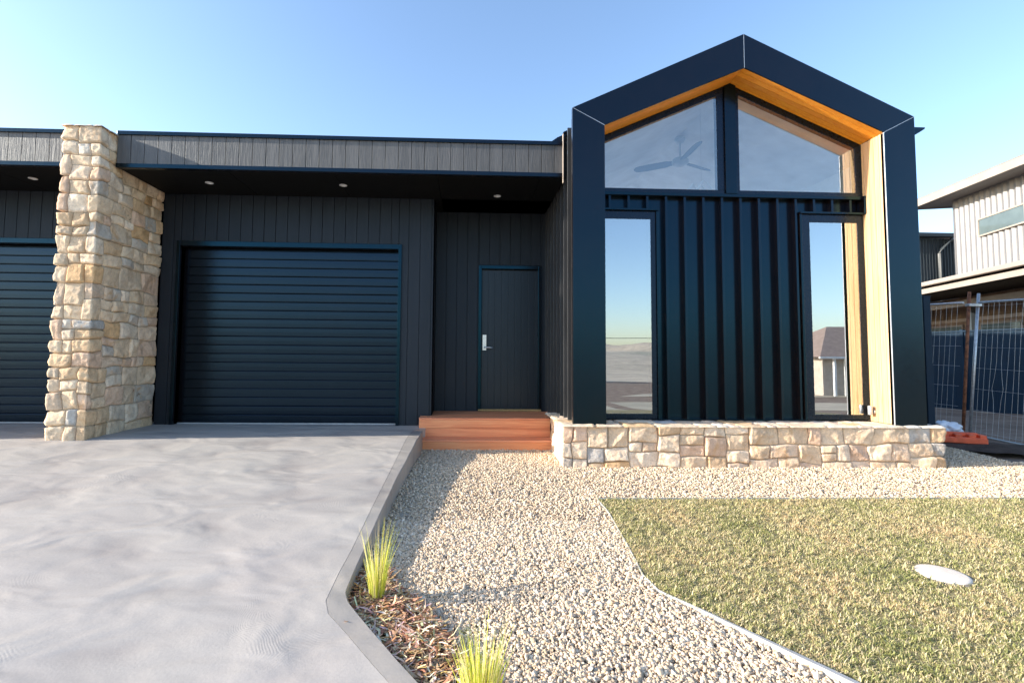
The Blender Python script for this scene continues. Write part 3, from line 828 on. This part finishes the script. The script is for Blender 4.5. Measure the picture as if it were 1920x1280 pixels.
# --- gabled bay
XC = 3.043; YT = 5.0
OUT = [(1.139, .075), (1.139, 3.465), (XC, 4.352), (4.947, 3.465), (4.947, .075)]
INN = [(1.488, .075), (1.488, 3.281), (XC, 3.966), (4.598, 3.281), (4.598, .075)]
m = MB(); g = .0015
m.prism([OUT[0], (OUT[1][0], OUT[1][1] - g), (INN[1][0], INN[1][1] - g), INN[0]], YT, YT + .05)
m.prism([(OUT[1][0], OUT[1][1] + g), (OUT[2][0] - g, OUT[2][1]), (INN[2][0] - g, INN[2][1]), (INN[1][0], INN[1][1] + g)], YT, YT + .05)
m.prism([(OUT[2][0] + g, OUT[2][1]), (OUT[3][0], OUT[3][1] + g), (INN[3][0], INN[3][1] + g), (INN[2][0] + g, INN[2][1])], YT, YT + .05)
m.prism([(OUT[3][0], OUT[3][1] - g), OUT[4], INN[4], (INN[3][0], INN[3][1] - g)], YT, YT + .05)
pf = m.build('portal_frame', M['metal'], H_, bevel=.002)
for a, b in ((OUT[1], INN[1]), (OUT[2], INN[2]), (OUT[3], INN[3])):
    m = MB(); d = Vector((b[0] - a[0], 0, b[1] - a[1])).normalized(); n_ = Vector((-d.z, 0, d.x)) * .0022
    a = (a[0] + d.x * .004, a[1] + d.z * .004)
    m.prism([(a[0] + n_.x, a[1] + n_.z), (b[0] + n_.x, b[1] + n_.z), (b[0] - n_.x, b[1] - n_.z), (a[0] - n_.x, a[1] - n_.z)], YT - .0006, YT + .03)
    m.build('mitre_joint', M['silver'], pf)
# body of the portal behind its face
IN2 = [(INN[0][0] - .018, .075), (INN[1][0] - .018, 3.289), (XC, 3.986), (INN[3][0] + .018, 3.289), (INN[4][0] + .018, .075)]
O2 = [(1.222, .075), (1.222, 3.40), (XC, 4.27), (4.864, 3.40), (4.864, .075)]
m = MB()
for i in range(4):
    m.prism([O2[i], O2[i + 1], IN2[i + 1], IN2[i]], YT + .05, YT + .42)
m.build('portal_body', M['metal'], H_)
# timber lining boards, running along each side
def lining(a, b, mat, name, nb=5):
    m = MB(); d = Vector((b[0] - a[0], b[1] - a[1])); L = d.length; d /= L; n_ = Vector((-d.y, d.x))
    c = Vector((XC, 2)) - Vector(a)
    if n_.dot(c) < 0: n_ = -n_
    th = .0165; y0 = YT + .012; w = (YT + .355 - y0) / nb
    for k in range(nb):
        p = [Vector(a) - n_ * th, Vector(b) - n_ * th, Vector(b), Vector(a)]
        s = random.uniform(.72, 1.12); cc = (min(1, s), min(1, s * random.uniform(.95, 1.03)), s * random.uniform(.9, 1.05))
        m.prism([(q.x, q.y) for q in p], y0 + k * w + .0022, y0 + (k + 1) * w - .0022, cc)
    return m.build(name, mat, H_, bevel=.0012)
e = .002
lining((INN[0][0], .09), (INN[1][0], INN[1][1]), M['lining'], 'reveal_lining')
lining((INN[4][0], .09), (INN[3][0], INN[3][1]), M['lining'], 'reveal_lining')
lining((INN[1][0] + e, INN[1][1] + e), (INN[2][0] - e * .5, INN[2][1]), M['soffit_wood'], 'soffit_lining')
lining((INN[2][0] + e * .5, INN[2][1]), (INN[3][0] - e, INN[3][1] + e), M['soffit_wood'], 'soffit_lining')
m = MB(); m.box(INN[4][0] - .008, INN[4][0] - .0005, YT + .0005, YT + .011, .085, 3.275); m.build('edge_trim', M['silver'], H_, bevel=.001)

# ribbed cladding in the bay
YP = 5.385; YW = 5.325
m = MB()
ribs = [1.635, 1.852, 2.068] + [2.285 + .2165 * k for k in range(8)] + [4.017, 4.233, 4.45]
m.box(1.47, 4.616, YP, YP + .03, .085, 2.64)
for i, x in enumerate(ribs):
    z0 = 2.45 if (x < 2.2 or x > 3.95) else .085
    w = .013
    m.box(x - w, x + w, YW - .012, YP, z0, 2.635)
m.build('ribbed_cladding', M['rib'], H_, bevel=.0015)
m = MB(); m.box(2.158, 3.86, YW - .01, YP, .083, .10); m.build('base_flashing', M['metal'], H_)

def window(polys, glass_polys, label=None, mat='glass', y0=YW - .012, y1=YW + .05, yg=YW - .007):
    m = MB()
    for p in polys: m.prism(p, y0, y1)
    w = m.build('window', M['frame'], H_, bevel=.002)
    for gp in glass_polys:
        MB().prism(gp, yg, yg + .006).build('pane', M[mat], w)
    return w
def top(x): return 3.966 - .4405 * abs(x - XC)
def tz(x, d=.004): return top(x) - d
# upper windows: frame members as polygons
window([[(1.488, tz(1.488)), (2.972, tz(2.972)), (2.972, tz(2.972) - .078), (1.488, tz(1.488) - .078)],
        [(1.488, 2.706), (1.53, 2.706), (1.53, tz(1.53) - .078), (1.488, tz(1.488) - .078)],
        [(2.89, 2.706), (2.972, 2.706), (2.972, tz(2.972) - .078), (2.89, tz(2.89) - .078)],
        [(1.488, 2.66), (2.972, 2.66), (2.972, 2.706), (1.488, 2.706)]],
       [[(1.52, 2.70), (2.90, 2.70), (2.90, tz(2.90) - .07), (1.52, tz(1.52) - .07)]])
window([[(3.110, tz(3.11)), (4.598, tz(4.598)), (4.598, tz(4.598) - .078), (3.110, tz(3.11) - .078)],
        [(3.110, 2.706), (3.148, 2.706), (3.148, tz(3.148) - .078), (3.110, tz(3.11) - .078)],
        [(4.522, 2.706), (4.598, 2.706), (4.598, tz(4.598) - .078), (4.522, tz(4.522) - .078)],
        [(3.110, 2.66), (4.598, 2.66), (4.598, 2.706), (3.110, 2.706)]],
       [[(3.14, 2.70), (4.53, 2.70), (4.53, tz(4.53) - .07), (3.14, tz(3.14) - .07)]])
m = MB(); m.prism([(2.974, 2.66), (3.108, 2.66), (3.108, tz(3.108)), (XC, tz(XC)), (2.974, tz(2.974))], YW - .035, YW + .05); m.build('mullion', M['metal'], H_, bevel=.003)
m = MB(); m.box(1.488, 4.598, YW - .03, YP, 2.622, 2.659); m.build('window_rail', M['metal'], H_, bevel=.002)
def lower(x0, x1, gx0, gx1):
    window([[(x0, .10), (gx0, .10), (gx0, 2.44), (x0, 2.44)], [(gx1, .10), (x1, .10), (x1, 2.44), (gx1, 2.44)],
            [(gx0, .10), (gx1, .10), (gx1, .158), (gx0, .158)], [(gx0, 2.35), (gx1, 2.35), (gx1, 2.44), (gx0, 2.44)],
            ], [[(gx0 - .01, .15), (gx1 + .01, .15), (gx1 + .01, 2.36), (gx0 - .01, 2.36)]], mat='glass_low')
lower(1.488, 2.157, 1.53, 2.10); lower(3.86, 4.590, 3.955, 4.522)
m = MB(); m.box(1.488, 2.19, YW - .045, YW + .05, 2.444, 2.466); m.box(2.160, 2.19, YW - .03, YW + .05, .10, 2.44)
m.build('head_flashing', M['metal'], H_, bevel=.002)
m = MB(); m.box(3.83, 4.60, YW - .045, YW + .05, 2.444, 2.466); m.box(3.83, 3.857, YW - .03, YW + .05, .10, 2.44)
m.box(4.577, 4.6, YW - .06, YW + .05, 2.45, 2.66)
m.build('head_flashing', M['metal'], H_, bevel=.002)
# little spot lights low on the reveals
def spot(x, d, mat):
    m = MB(); m.box(x, x + d * .02, 5.235, 5.285, .185, .215); m.tube([(x + d * .05, 5.26, .165), (x + d * .05, 5.26, .262)], .0235, 16)
    o = m.build('spot_light', mat, H_, bevel=.002); MB().lathe([(0, .0035), (.021, .0035)], (x + d * .05, 5.26, .26), 16).build('lens', M['white'], o)
spot(4.598, -1, M['galv']); spot(1.488, 1, M['frame'])

# side cladding of the bay (left), ribs proud
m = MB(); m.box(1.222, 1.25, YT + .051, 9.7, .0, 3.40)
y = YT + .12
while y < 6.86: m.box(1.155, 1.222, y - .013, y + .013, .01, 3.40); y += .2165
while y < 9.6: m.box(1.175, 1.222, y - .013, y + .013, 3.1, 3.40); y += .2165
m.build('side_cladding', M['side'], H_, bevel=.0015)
m = MB(); m.box(4.838, 4.864, YT + .42, 9.7, -.3, 3.40)
y = YT + .5
m.box(4.838, 4.90, 9.7, 15, -.3, 3.6)  # unseen wall added behind the bay to shade the boundary fence
while y < 9.6: m.box(4.864, 4.91, y - .013, y + .013, -.3, 3.40); y += .2165
m.build('side_cladding', M['rib'], H_)
m = MB()
m.prism([(1.20, 3.39), (XC, 4.262), (XC, 4.30), (1.13, 3.40)], YT + .425, 9.7); m.prism([(XC, 4.262), (4.88, 3.39), (4.95, 3.40), (XC, 4.30)], YT + .425, 9.7)
m.build('gable_roof', M['metal'], H_)
# right gutter, ogee section
m = MB(); m.prism([(4.92, 3.31), (5.05, 3.31), (5.10, 3.34), (5.155, 3.375), (5.16, 3.395), (4.92, 3.395)], YT + .09, 9.6); m.build('gutter', M['metal'], H_, bevel=.003)
# room behind the glass
m = MB(); m.box(1.26, 4.83, 5.42, 9.6, .05, .09); fl = m.build('room_floor', M['blind'], H_); tag(MB().box(-2, 4.8, 9.75, 16, -.3, -.02).build('bounce_slab', M['lid']), kind='structure')  # pale slab behind the house is unseen, added to bounce sunlight into the room
m = MB(); m.box(1.26, 1.29, 5.42, 9.6, .09, 3.25); m.box(4.80, 4.83, 5.42, 9.6, .09, 3.25); m.box(1.26, 1.4, 9.6, 9.64, .09, 3.2); m.box(4.7, 4.83, 9.6, 9.64, .09, 3.2); m.prism([(1.26, 3.1), (4.83, 3.1), (4.83, 3.2), (XC, 4.0), (1.26, 3.2)], 9.641, 9.68)  # wide rear opening is made up, lets daylight reach the ceiling
m.prism([(1.26, 3.17), (XC, 3.955), (XC, 3.99), (1.26, 3.21)], 5.42, 9.6); m.prism([(XC, 3.955), (4.83, 3.17), (4.83, 3.21), (XC, 3.99)], 5.42, 9.6)
m.box(1.26, 1.53, 5.415, 5.44, .09, 3.2); m.build('room_lining', M['white'], H_)
m = MB()
m.box(2.16, 3.85, 5.417, 5.46, .09, 2.62); m.build('room_lining', M['white'], H_)
def blind(x0, x1):
    V = []; F = []; n = 40
    for j in range(2):
        for i in range(n + 1):
            x = x0 + (x1 - x0) * i / n; V.append((x, 5.47 + .012 * math.sin(i * 1.3), (.12, 2.42)[j]))
    F = [(i, i + 1, n + 2 + i, n + 1 + i) for i in range(n)]
    m = MB(); m.add(V, F, smooth=True); m.add([(x, y + .004, z) for x, y, z in V], [f[::-1] for f in F], smooth=True); return m
for a, b, l in ((1.45, 2.2, 'pale curtain hanging behind the lower left window of the bay'), (3.8, 4.62, 'pale curtain hanging behind the lower right window of the bay')):
    tag(blind(a, b).build('curtain', M['blind'], recalc=False), l, 'curtain', 'pale curtains behind the lower windows')

# ceiling fan
FX, FY, FZ = 3.05, 6.6, 3.57
fan = thing('ceiling_fan', 'white three bladed ceiling fan behind the upper left window', 'ceiling fan', (FX, FY, 3.93))
MB().lathe([(.0, .03), (.06, .02), (.075, -.01), (.05, -.05), (.0, -.055)], (FX, FY, 3.90), 20).build('canopy', M['fan'], fan)
MB().tube([(FX, FY, 3.88), (FX, FY, FZ + .05)], .012).build('rod', M['fan'], fan)
MB().lathe([(.0, .06), (.09, .045), (.115, .01), (.11, -.03), (.06, -.055), (.0, -.06)], (FX, FY, FZ), 24).build('motor', M['fan'], fan)
for ang in (147, 27, -93):
    a = math.radians(ang); ca, sa = math.cos(a), math.sin(a); m = MB(); vs = []
    K = [(.09, .035), (.2, .06), (.4, .065), (.55, .06), (.62, .045), (.645, .015)]
    for zz in (0, .008):
        for s_ in (1, -1):
            for r_, w_ in K:
                t = w_ * s_; vs.append((FX + ca * r_ - sa * t, FY + sa * r_ + ca * t, FZ - .005 + zz + t * .32))
    k = 6
    fs = [(i, i + 1, k + i + 1, k + i) for i in range(5)] + [(2 * k + i, 3 * k + i, 3 * k + i + 1, 2 * k + i + 1) for i in range(5)]
    fs += [(i, 2 * k + i, 2 * k + i + 1, i + 1) for i in range(5)] + [(k + i, k + i + 1, 3 * k + i + 1, 3 * k + i) for i in range(5)] + [(5, 11, 23, 17), (0, 12, 18, 6)]
    m.add(vs, fs); m.build('blade', M['fanblade'], fan)
# looped white pendant
pn = thing('pendant_lamp', 'white looped ribbon pendant behind the upper left window, beside the centre mullion', 'pendant lamp', (2.92, 5.75, 2.93))
m = MB()
for k, (cx, cz, rx, rz, dy) in enumerate(((2.965, 2.83, .105, .14, 0), (2.94, 2.80, .09, .12, .04), (2.81, 2.82, .065, .095, -.02))):
    m.tube([(cx + rx * math.cos(t), 5.75 + dy + .04 * math.sin(2 * t), cz + rz * math.sin(t)) for t in np.linspace(0, 2 * math.pi, 36)], .011, 8)
m.build('loop', M['white'], pn); MB().tube([(2.92, 5.75, 2.95), (2.92, 5.75, 3.9)], .0015, 6).build('cord', M['galv'], pn)

# ------------------------------------------------------------------ entry steps and mat
st = thing('entry_steps', 'two reddish timber steps leading to the black front door', 'steps', (.3, 6.3, -.4))
def bd(m, x0, x1, y0, y1, z0, z1):
    s = random.uniform(.85, 1.12); m.box(x0, x1, y0, y1, z0, z1, (min(1, s), min(1, s * random.uniform(.93, 1.1)), min(1, s * random.uniform(.85, 1.1))))
m = MB(); y = 6.10
while y < 6.86: bd(m, -.56, 1.10 if y < 6.3 else 1.2, y, min(y + .088, 6.88), -.022, 0); y += .092
m.build('deck_board', M['deck'], st, bevel=.003)
m = MB(); bd(m, -.558, 1.098, 6.102, 6.122, -.128, -.0235); bd(m, -.558, 1.098, 6.104, 6.124, -.234, -.131)
bd(m, -.558, -.538, 6.126, 6.30, -.234, -.0235); m.build('upper_riser', M['deck'], st, bevel=.003)
m = MB(); bd(m, -.532, 1.105, 5.85, 5.99, -.255, -.233); bd(m, -.532, 1.105, 5.994, 6.10, -.255, -.233); m.build('tread', M['deck'], st, bevel=.004)
m = MB(); bd(m, -.53, 1.103, 5.86, 5.88, -.352, -.2565); bd(m, -.53, 1.103, 5.862, 5.882, -.45, -.355); bd(m, -.53, -.51, 5.884, 6.1, -.45, -.2565); bd(m, 1.083, 1.103, 5.884, 6.1, -.45, -.2565)
m.build('lower_riser', M['deck'], st, bevel=.003)
m = MB(); m.box(-.5, 1.08, 5.9, 6.8, -.6, -.26); m.box(-.53, 1.08, 6.13, 6.86, -.26, -.024); m.build('step_frame', M['soffit'], st)

# ------------------------------------------------------------------ right side yard
def leanpost(name, p0, p1, r, mat, label, cat, group=None, seg=12):
    o = MB().tube([p0, ((p0[0] + p1[0]) / 2, (p0[1] + p1[1]) / 2, (p0[2] + p1[2]) / 2), p1], r, seg).build(name, mat)
    return tag(o, label, cat, group)
def mesh_panel(label, A, B, zb0, zb1, zt0, zt1, lean, n, warp=False, first=True):
    """A,B plan points of the foot of the panel"""
    root = thing('mesh_fence_panel', label, 'fence panel', (A[0], A[1], zb0), 'temporary wire mesh fence panels')
    def P(t, h):
        b = zb0 + (zb1 - zb0) * t; tp = zt0 + (zt1 - zt0) * t
        return (A[0] + (B[0] - A[0]) * t + lean * h, A[1] + (B[1] - A[1]) * t, b + (tp - b) * h)
    if first: MB().tube([P(0, .0), P(0, 1.07)], .019, 12).build('post', M['galv'], root)
    MB().tube([P(1, .0), P(1, 1.07)], .019, 12).build('post', M['galv'], root)
    MB().tube([P(0, 1), P(1, 1)], .0165, 10).build('rail', M['galv'], root)
    MB().tube([P(0, .0), P(1, .0)], .0165, 10).build('rail', M['galv'], root)
    m = MB()
    for k in range(1, n):
        t = k / n; pts = [P(t, 0)]
        for h in (.15, .28, .36, .44, .55, .75, 1.0):
            q = list(P(t, h)); q[0] += .006 * math.sin(k * 1.7 + h * 5); q[1] += .004 * math.sin(k * 2.3 + h * 4)
            if warp and k in (4, 5) and .25 < h < .5: q[1] += (.045 if k == 4 else -.04) * (1 - abs(h - .36) / .14)
            pts.append(tuple(q))
        m.tube(pts, .0015, 5, cap=False)
    for k in range(0, 7):
        h = .03 + .94 * k / 6; m.tube([P(0, h), P(.5, h), P(1, h)], .0016, 5, cap=False)
    m.build('wire_mesh', M['galv'], root)
mesh_panel('galvanised wire mesh fence panel nearest the viewer, right of the rusty post', (7.575, 7.0), (7.55, 4.6), -.32, -.44, 1.66, 1.56, .23, 32, True)
mesh_panel('galvanised wire mesh fence panel behind the rusty post', (7.50, 7.12), (7.70, 9.5), -.28, -.30, 1.67, 1.80, .20, 26, first=False)
# clamp between posts
leanpost('steel_picket', (7.47, 7.0, -.30), (7.675, 7.0, 1.82), .021, M['rust'], 'rusty brown steel post leaning beside the mesh fence', 'post')
tag(MB().box(7.63, 7.83, 6.965, 7.035, 1.60, 1.64).build('fence_clamp', M['galv'], bevel=.004), 'grey steel clamp joining the rusty post and the galvanised post', 'clamp')
# foot block and bag
def blob(name, c, s, mat, seed, sq=3.0, rot=0, amp=.12):
    V, F = ico(4); V = V.copy(); r = (np.abs(V) ** sq).sum(1) ** (-1 / sq); V *= r[:, None]
    nn = np.array([noise.fractal((a * 1.7 + seed, b * 1.7, c_ * 1.7), 1, 2, 4) for a, b, c_ in V]); V *= (1 + amp * nn)[:, None]
    V *= np.array(s); cr_, sr_ = math.cos(rot), math.sin(rot); V = np.stack([V[:, 0] * cr_ - V[:, 1] * sr_, V[:, 0] * sr_ + V[:, 1] * cr_, V[:, 2]], 1)
    return npmesh(name, V + np.array(c), F, np.ones((len(V), 3)), mat, True)
def rxf(cx, cy, a):
    ca, sa = math.cos(a), math.sin(a)
    return lambda x, y, z: (cx + x * ca - y * sa, cy + x * sa + y * ca, z)
fx_ = rxf(6.74, 6.45, -.45)
ob = thing('orange_foot_block', 'orange plastic fence block on dark soil behind the plinth', 'plastic block', (6.74, 6.45, -.36))
m = MB(fx_)
for x in (-.30, -.16, -.02, .12, .23): m.box(x, x + .075, -.115, .115, -.325, -.215)
m.box(-.30, .31, -.13, .13, -.335, -.255); m.box(-.22, .24, -.04, .04, -.25, -.198)
m.build('shell', M['orange'], ob, bevel=.012)
MB(fx_).box(-.32, .33, -.15, .15, -.375, -.336).build('rubber_base', M['soffit'], ob, bevel=.006)
tag(blob('plastic_bag', (7.02, 6.80, -.20), (.26, .14, .10), M['bag'], 9, 2, .5, .45), 'crumpled white plastic bag lying on the orange block', 'plastic bag')
# dark dirt bank
def bank():
    V = []; n = 40; mm = 8
    for i in range(n + 1):
        t = i / n; x = 6.05 + 5.2 * t; y = 6.25 - 1.75 * min(1, t * 1.6) + (0 if t < .6 else 0)
        for j in range(mm + 1):
            s = j / mm; V.append((x + s * .15, y + s * .9, -.375 + .05 * math.sin(s * math.pi) * (1 + .5 * noise.noise((x * 3, s * 3, 0))) + .02 * noise.noise((x * 9, s * 9, 2))))
    F = [(i * (mm + 1) + j, (i + 1) * (mm + 1) + j, (i + 1) * (mm + 1) + j + 1, i * (mm + 1) + j + 1) for i in range(n) for j in range(mm)]
    return tag(npmesh('soil_bank', V, F, np.ones((len(V), 3)), m_ground('dark_soil', (0.05, 0.032, 0.024), (0.085, 0.055, 0.04), (0.13, 0.09, 0.07), 8, 1, .03)), kind='structure')
bank()
gp = thing('fence_post', 'dark square fence post close behind the right side of the bay', 'post', (6.55, 6.6, -.3))
MB().box(6.50, 6.60, 6.55, 6.65, -.4, 1.67).build('shaft', M['fence'], gp, bevel=.004)
MB().box(6.495, 6.605, 6.545, 6.655, 1.668, 1.69).build('cap', M['fence'], gp, bevel=.004)
tag(MB().box(5.0, 6.49, 6.62, 6.65, -.32, 1.55).build('side_gate', M['soffit'], bevel=.002), 'dark side gate between the bay and the square post', 'gate')

# boundary fence
fc = thing('boundary_fence', 'long dark blue sheet metal fence behind the wire mesh', 'fence', (11.6, 10.5, -.4))
FA = Vector((10.6, 15.5)); FB = Vector((12.55, 6.2)); fd = (FB - FA).normalized(); FL = (FB - FA).length; fn = Vector((fd.y, -fd.x))
def fxf(s, d, z): p = FA + fd * s + fn * d; return (p.x, p.y, z)
m = MB(fxf); 
s = 0
while s < FL:
    V = [(s, 0), (s + .03, .0), (s + .045, .006), (s + .09, .006), (s + .105, 0), (s + .19, 0)]
    vs = [(a, b, -.36) for a, b in V] + [(a, b, 1.44) for a, b in V]
    m.add(vs, [(i, i + 1, 7 + i, 6 + i) for i in range(5)]); s += .19
m.build('sheet_panel', M['fence'], fc, recalc=False)
m = MB(fxf); m.box(0, FL, -.035, .035, 1.44, 1.475); m.build('top_rail', M['fence'], fc)
s = 0
while s < FL: MB(fxf).box(s, s + .06, -.05, .04, -.4, 1.5).build('post', M['fence'], fc); s += 2.4
m = MB(fxf); m.box(0, FL, -.12, .06, -.55, -.37); m.build('sleeper', M['sleeper'], fc, bevel=.01)

# ------------------------------------------------------------------ neighbour with carport
NA = Vector((12.58, 12.71)); nu_ = Vector((-.258, -.966)); nm_ = Vector((.966, -.258))
def nxf(s, d, z): p = NA + nu_ * s + nm_ * d; return (p.x, p.y, z)
nb = thing('neighbour_house', 'white corrugated two storey house beyond the fence at the right', 'house', (NA.x, NA.y, -.3))
m = MB(nxf); s = -3.11; D0 = 2.78; pts = []
k = 0; N = 300
for i in range(N + 1):
    ss = -3.11 + 9.0 * i / N; pts.append((ss, D0 - .06 * (1 - math.cos(i * 2 * math.pi / 7)) * .5))
vs = [(a, b, 2.8) for a, b in pts] + [(a, b, 6.08) for a, b in pts]
m.add(vs, [(i, i + 1, N + 2 + i, N + 1 + i) for i in range(N)], smooth=False)
m.box(-3.11, 5.9, D0 + .01, D0 + .2, 2.8, 6.08); m.box(-3.11, -3.0, D0 + .2, 8, 2.8, 6.0)
m.build('upper_wall', M['nwall'], nb, recalc=False)
m = MB(nxf); m.box(-3.14, -3.07, D0 - .03, D0 + .05, 2.8, 6.1); m.build('corner_trim', M['nwall'], nb)
wz0, wz1 = 4.55, 5.10
m = MB(nxf); m.box(-2.03, 1.2, D0 - .11, D0 + .05, wz0, wz0 + .04); m.box(-2.03, 1.2, D0 - .11, D0 + .05, wz1 - .04, wz1); m.box(-2.03, -1.99, D0 - .11, D0 + .05, wz0 + .04, wz1 - .04); m.box(-.4, -.36, D0 - .11, D0 + .05, wz0 + .04, wz1 - .04)
w = m.build('window', M['ntrim'], nb); MB(nxf).box(-1.99, 1.2, D0 - .09, D0 + .02, wz0 + .04, wz1 - .04).build('pane', M['nglass'], w)
def nroof(x, y, z): return nxf(x, y, z - .04 * (x + 4.0))
m = MB(nroof); m.box(-4.0, 6.5, 2.05, 9, 6.06, 6.10); m.build('eave_lining', M['ntrim2'], nb)
m = MB(nroof); m.box(-4.02, 6.5, 2.0, 2.05, 6.03, 6.26); m.box(-4.06, -4.0, 2.0, 9, 6.03, 6.26); m.build('fascia', M['ntrim'], nb)
m = MB(nroof); m.box(-4.05, 6.5, 2.02, 9, 6.262, 6.30); m.build('roof', M['ntrim2'], nb)
# carport
m = MB(nxf); m.box(-6, 6, .05, 2.76, 2.84, 2.87); m.build('carport_roof', M['ntrim2'], nb)
m = MB(nxf); m.prism([(-6, 0)] * 0 or [(-6, 2.785), (6, 2.785), (6, 2.90), (-6, 2.90)], -.06, .05); m.build('gutter', M['ntrim'], nb, bevel=.02)
m = MB(nxf); m.box(-6, 6, .06, .10, 2.60, 2.735); m.build('carport_beam', M['ntrim'], nb)
m = MB(nxf); m.box(-6, 6, 1.45, 1.5, 2.33, 2.50); m.build('carport_beam', M['ntrim'], nb)
m = MB(nxf); m.box(-6, 6, .3, 2.7, 2.80, 2.82); m.build('carport_ceiling', M['soffit'], nb)
for s in (-3.6, -.6, 2.4): MB(nxf).box(s, s + .1, 1.42, 1.52, -.4, 2.33).build('carport_post', M['ndark'], nb)
m = MB(nxf); m.box(-6, 6, D0, D0 + .2, -.4, 2.8); m.build('lower_wall', M['nbrown'], nb)
m = MB(nxf); m.box(-6, 6, D0 - .05, D0, 2.02, 2.12); m.build('wall_band', M['ntrim'], nb)
for s in (-4.4, -2.2, 1.4):
    w = MB(nxf).box(s, s + 1.5, D0 - .06, D0 - .01, .9, 1.93).build('lower_window', M['ntrim2'], nb); MB(nxf).box(s + .06, s + 1.44, D0 - .07, D0 - .055, .96, 1.87).build('pane', M['nglass'], w)
# dark building behind
db = thing('dark_building', 'dark blue corrugated building with gutter and downpipe behind the white house', 'building', (17.0, 17.2, -.3))
m = MB(); N = 160; pts = [(14.0 + 4.6 * i / N, 17 - .012 * (1 - math.cos(i * math.pi / 2))) for i in range(N + 1)]
m.add([(a, b, -.5) for a, b in pts] + [(a, b, 5.28) for a, b in pts], [(i, i + 1, N + 2 + i, N + 1 + i) for i in range(N)]); m.box(14, 18.6, 17.01, 21, -.5, 5.28)
m.build('wall', M['ndark'], db, recalc=False)
m = MB(); m.box(13.9, 18.7, 16.80, 16.95, 5.30, 5.42); m.box(13.8, 18.7, 16.95, 21, 5.43, 5.50); m.build('gutter', M['ndark'], db, bevel=.02)
MB().tube([(17.95, 16.85, 5.32), (17.9, 16.88, 5.2), (17.55, 16.93, 4.85), (17.5, 16.94, 4.7), (17.5, 16.94, 1)], .05, 10).build('downpipe', M['ndark'], db)

# ------------------------------------------------------------------ across the street (mirrored in the glass)
hb = thing('brick_house', 'cream brick house across the street, seen only mirrored in the lower right window', 'house', (34, -30, -2.4))
MB().box(28, 41, -34, -26, -2.4, 1.0).build('wall', M['cream'], hb)
m = MB(); vs = [(27.2, -34.8, .95), (41.8, -34.8, .95), (41.8, -25.2, .95), (27.2, -25.2, .95), (31.5, -30, 3.6), (37.5, -30, 3.6)]
m.add(vs, [(0, 1, 5, 4), (1, 2, 5), (2, 3, 4, 5), (3, 0, 4), (0, 3, 2, 1)]); m.build('roof', M['roof'], hb)
m = MB(); m.box(27.1, 41.9, -25.2, -25.05, .82, .98); m.build('gutter', M['white'], hb)
for x in (28.4, 29.3, 30.6, 32.0): MB().box(x, x + .16, -25.5, -25.34, -2.4, .95).build('verandah_post', M['white'], hb)
for x in (29.8, 34.5): MB().box(x, x + 1.5, -26.02, -25.97, -1.2, .5).build('window', M['nglass'], hb)
def tree(x, y, h, r, seed, label):
    rr = random.Random(seed); z0 = fld(x, y) - .3; root = thing('tree', label, 'tree', (x, y, z0), 'trees across the street')
    MB().tube([(x, y, z0), (x + .1, y, z0 + h * .4), (x, y + .1, z0 + h * .8)], [h * .035, h * .025, h * .008], 8).build('trunk', M['bark'], root)
    n = 3500; g = np.random.default_rng(seed); cl = g.normal(size=(24, 3)) * np.array([r * .5, r * .5, h * .16]) + np.array([x, y, z0 + h * .66])
    c = cl[g.integers(0, 24, n)] + g.normal(size=(n, 3)) * r * .16
    a = g.normal(size=(n, 3)); b = g.normal(size=(n, 3)); a /= np.linalg.norm(a, axis=1)[:, None]; b /= np.linalg.norm(b, axis=1)[:, None]; s_ = r * .05
    V = np.stack([c + a * s_, c - a * s_, c + b * s_ * 1.6], 1).reshape(-1, 3)
    C = np.repeat(np.array([(0.06, 0.085, 0.03)]) * g.uniform(.6, 1.5, (n, 1)), 3, 0)
    npmesh('crown', V, np.arange(n * 3).reshape(-1, 3), C, M['leaf'], False, root)
for i, (x, y, h, r) in enumerate(((4, -46, 3.6, 1.9), (9, -50, 3.2, 1.8), (12.5, -45, 3.4, 1.7), (-8, -48, 3.8, 2.0), (52, -50, 5, 3))):
    tree(x, y, h, r, 40 + i, ['bushy tree mirrored faintly in the lower left window', 'low tree second from the left across the street', 'round tree nearest the brick house across the street', 'tree far left across the street', 'tall tree right of the brick house across the street'][i])
for i, x in enumerate((-30, 34)):
    pp = thing('power_pole', ['timber power pole at the left, across the street', 'timber power pole at the right, across the street'][i], 'power pole', (x, -40, -2.4), 'power poles across the street')
    MB().tube([(x, -40, -2.6), (x, -40, 3.6)], .14, 10).build('shaft', M['bark'], pp); MB().box(x - .06, x + .06, -41, -39, 3.1, 3.22).build('crossarm', M['bark'], pp)
tag(MB().tube([(x, -40, 2.75 + .35 * ((x - 2) / 32) ** 2) for x in np.linspace(-30, 34, 30)], .03, 6).build('power_line', M['soffit']), 'dark overhead power line strung between two poles across the street', 'power line')
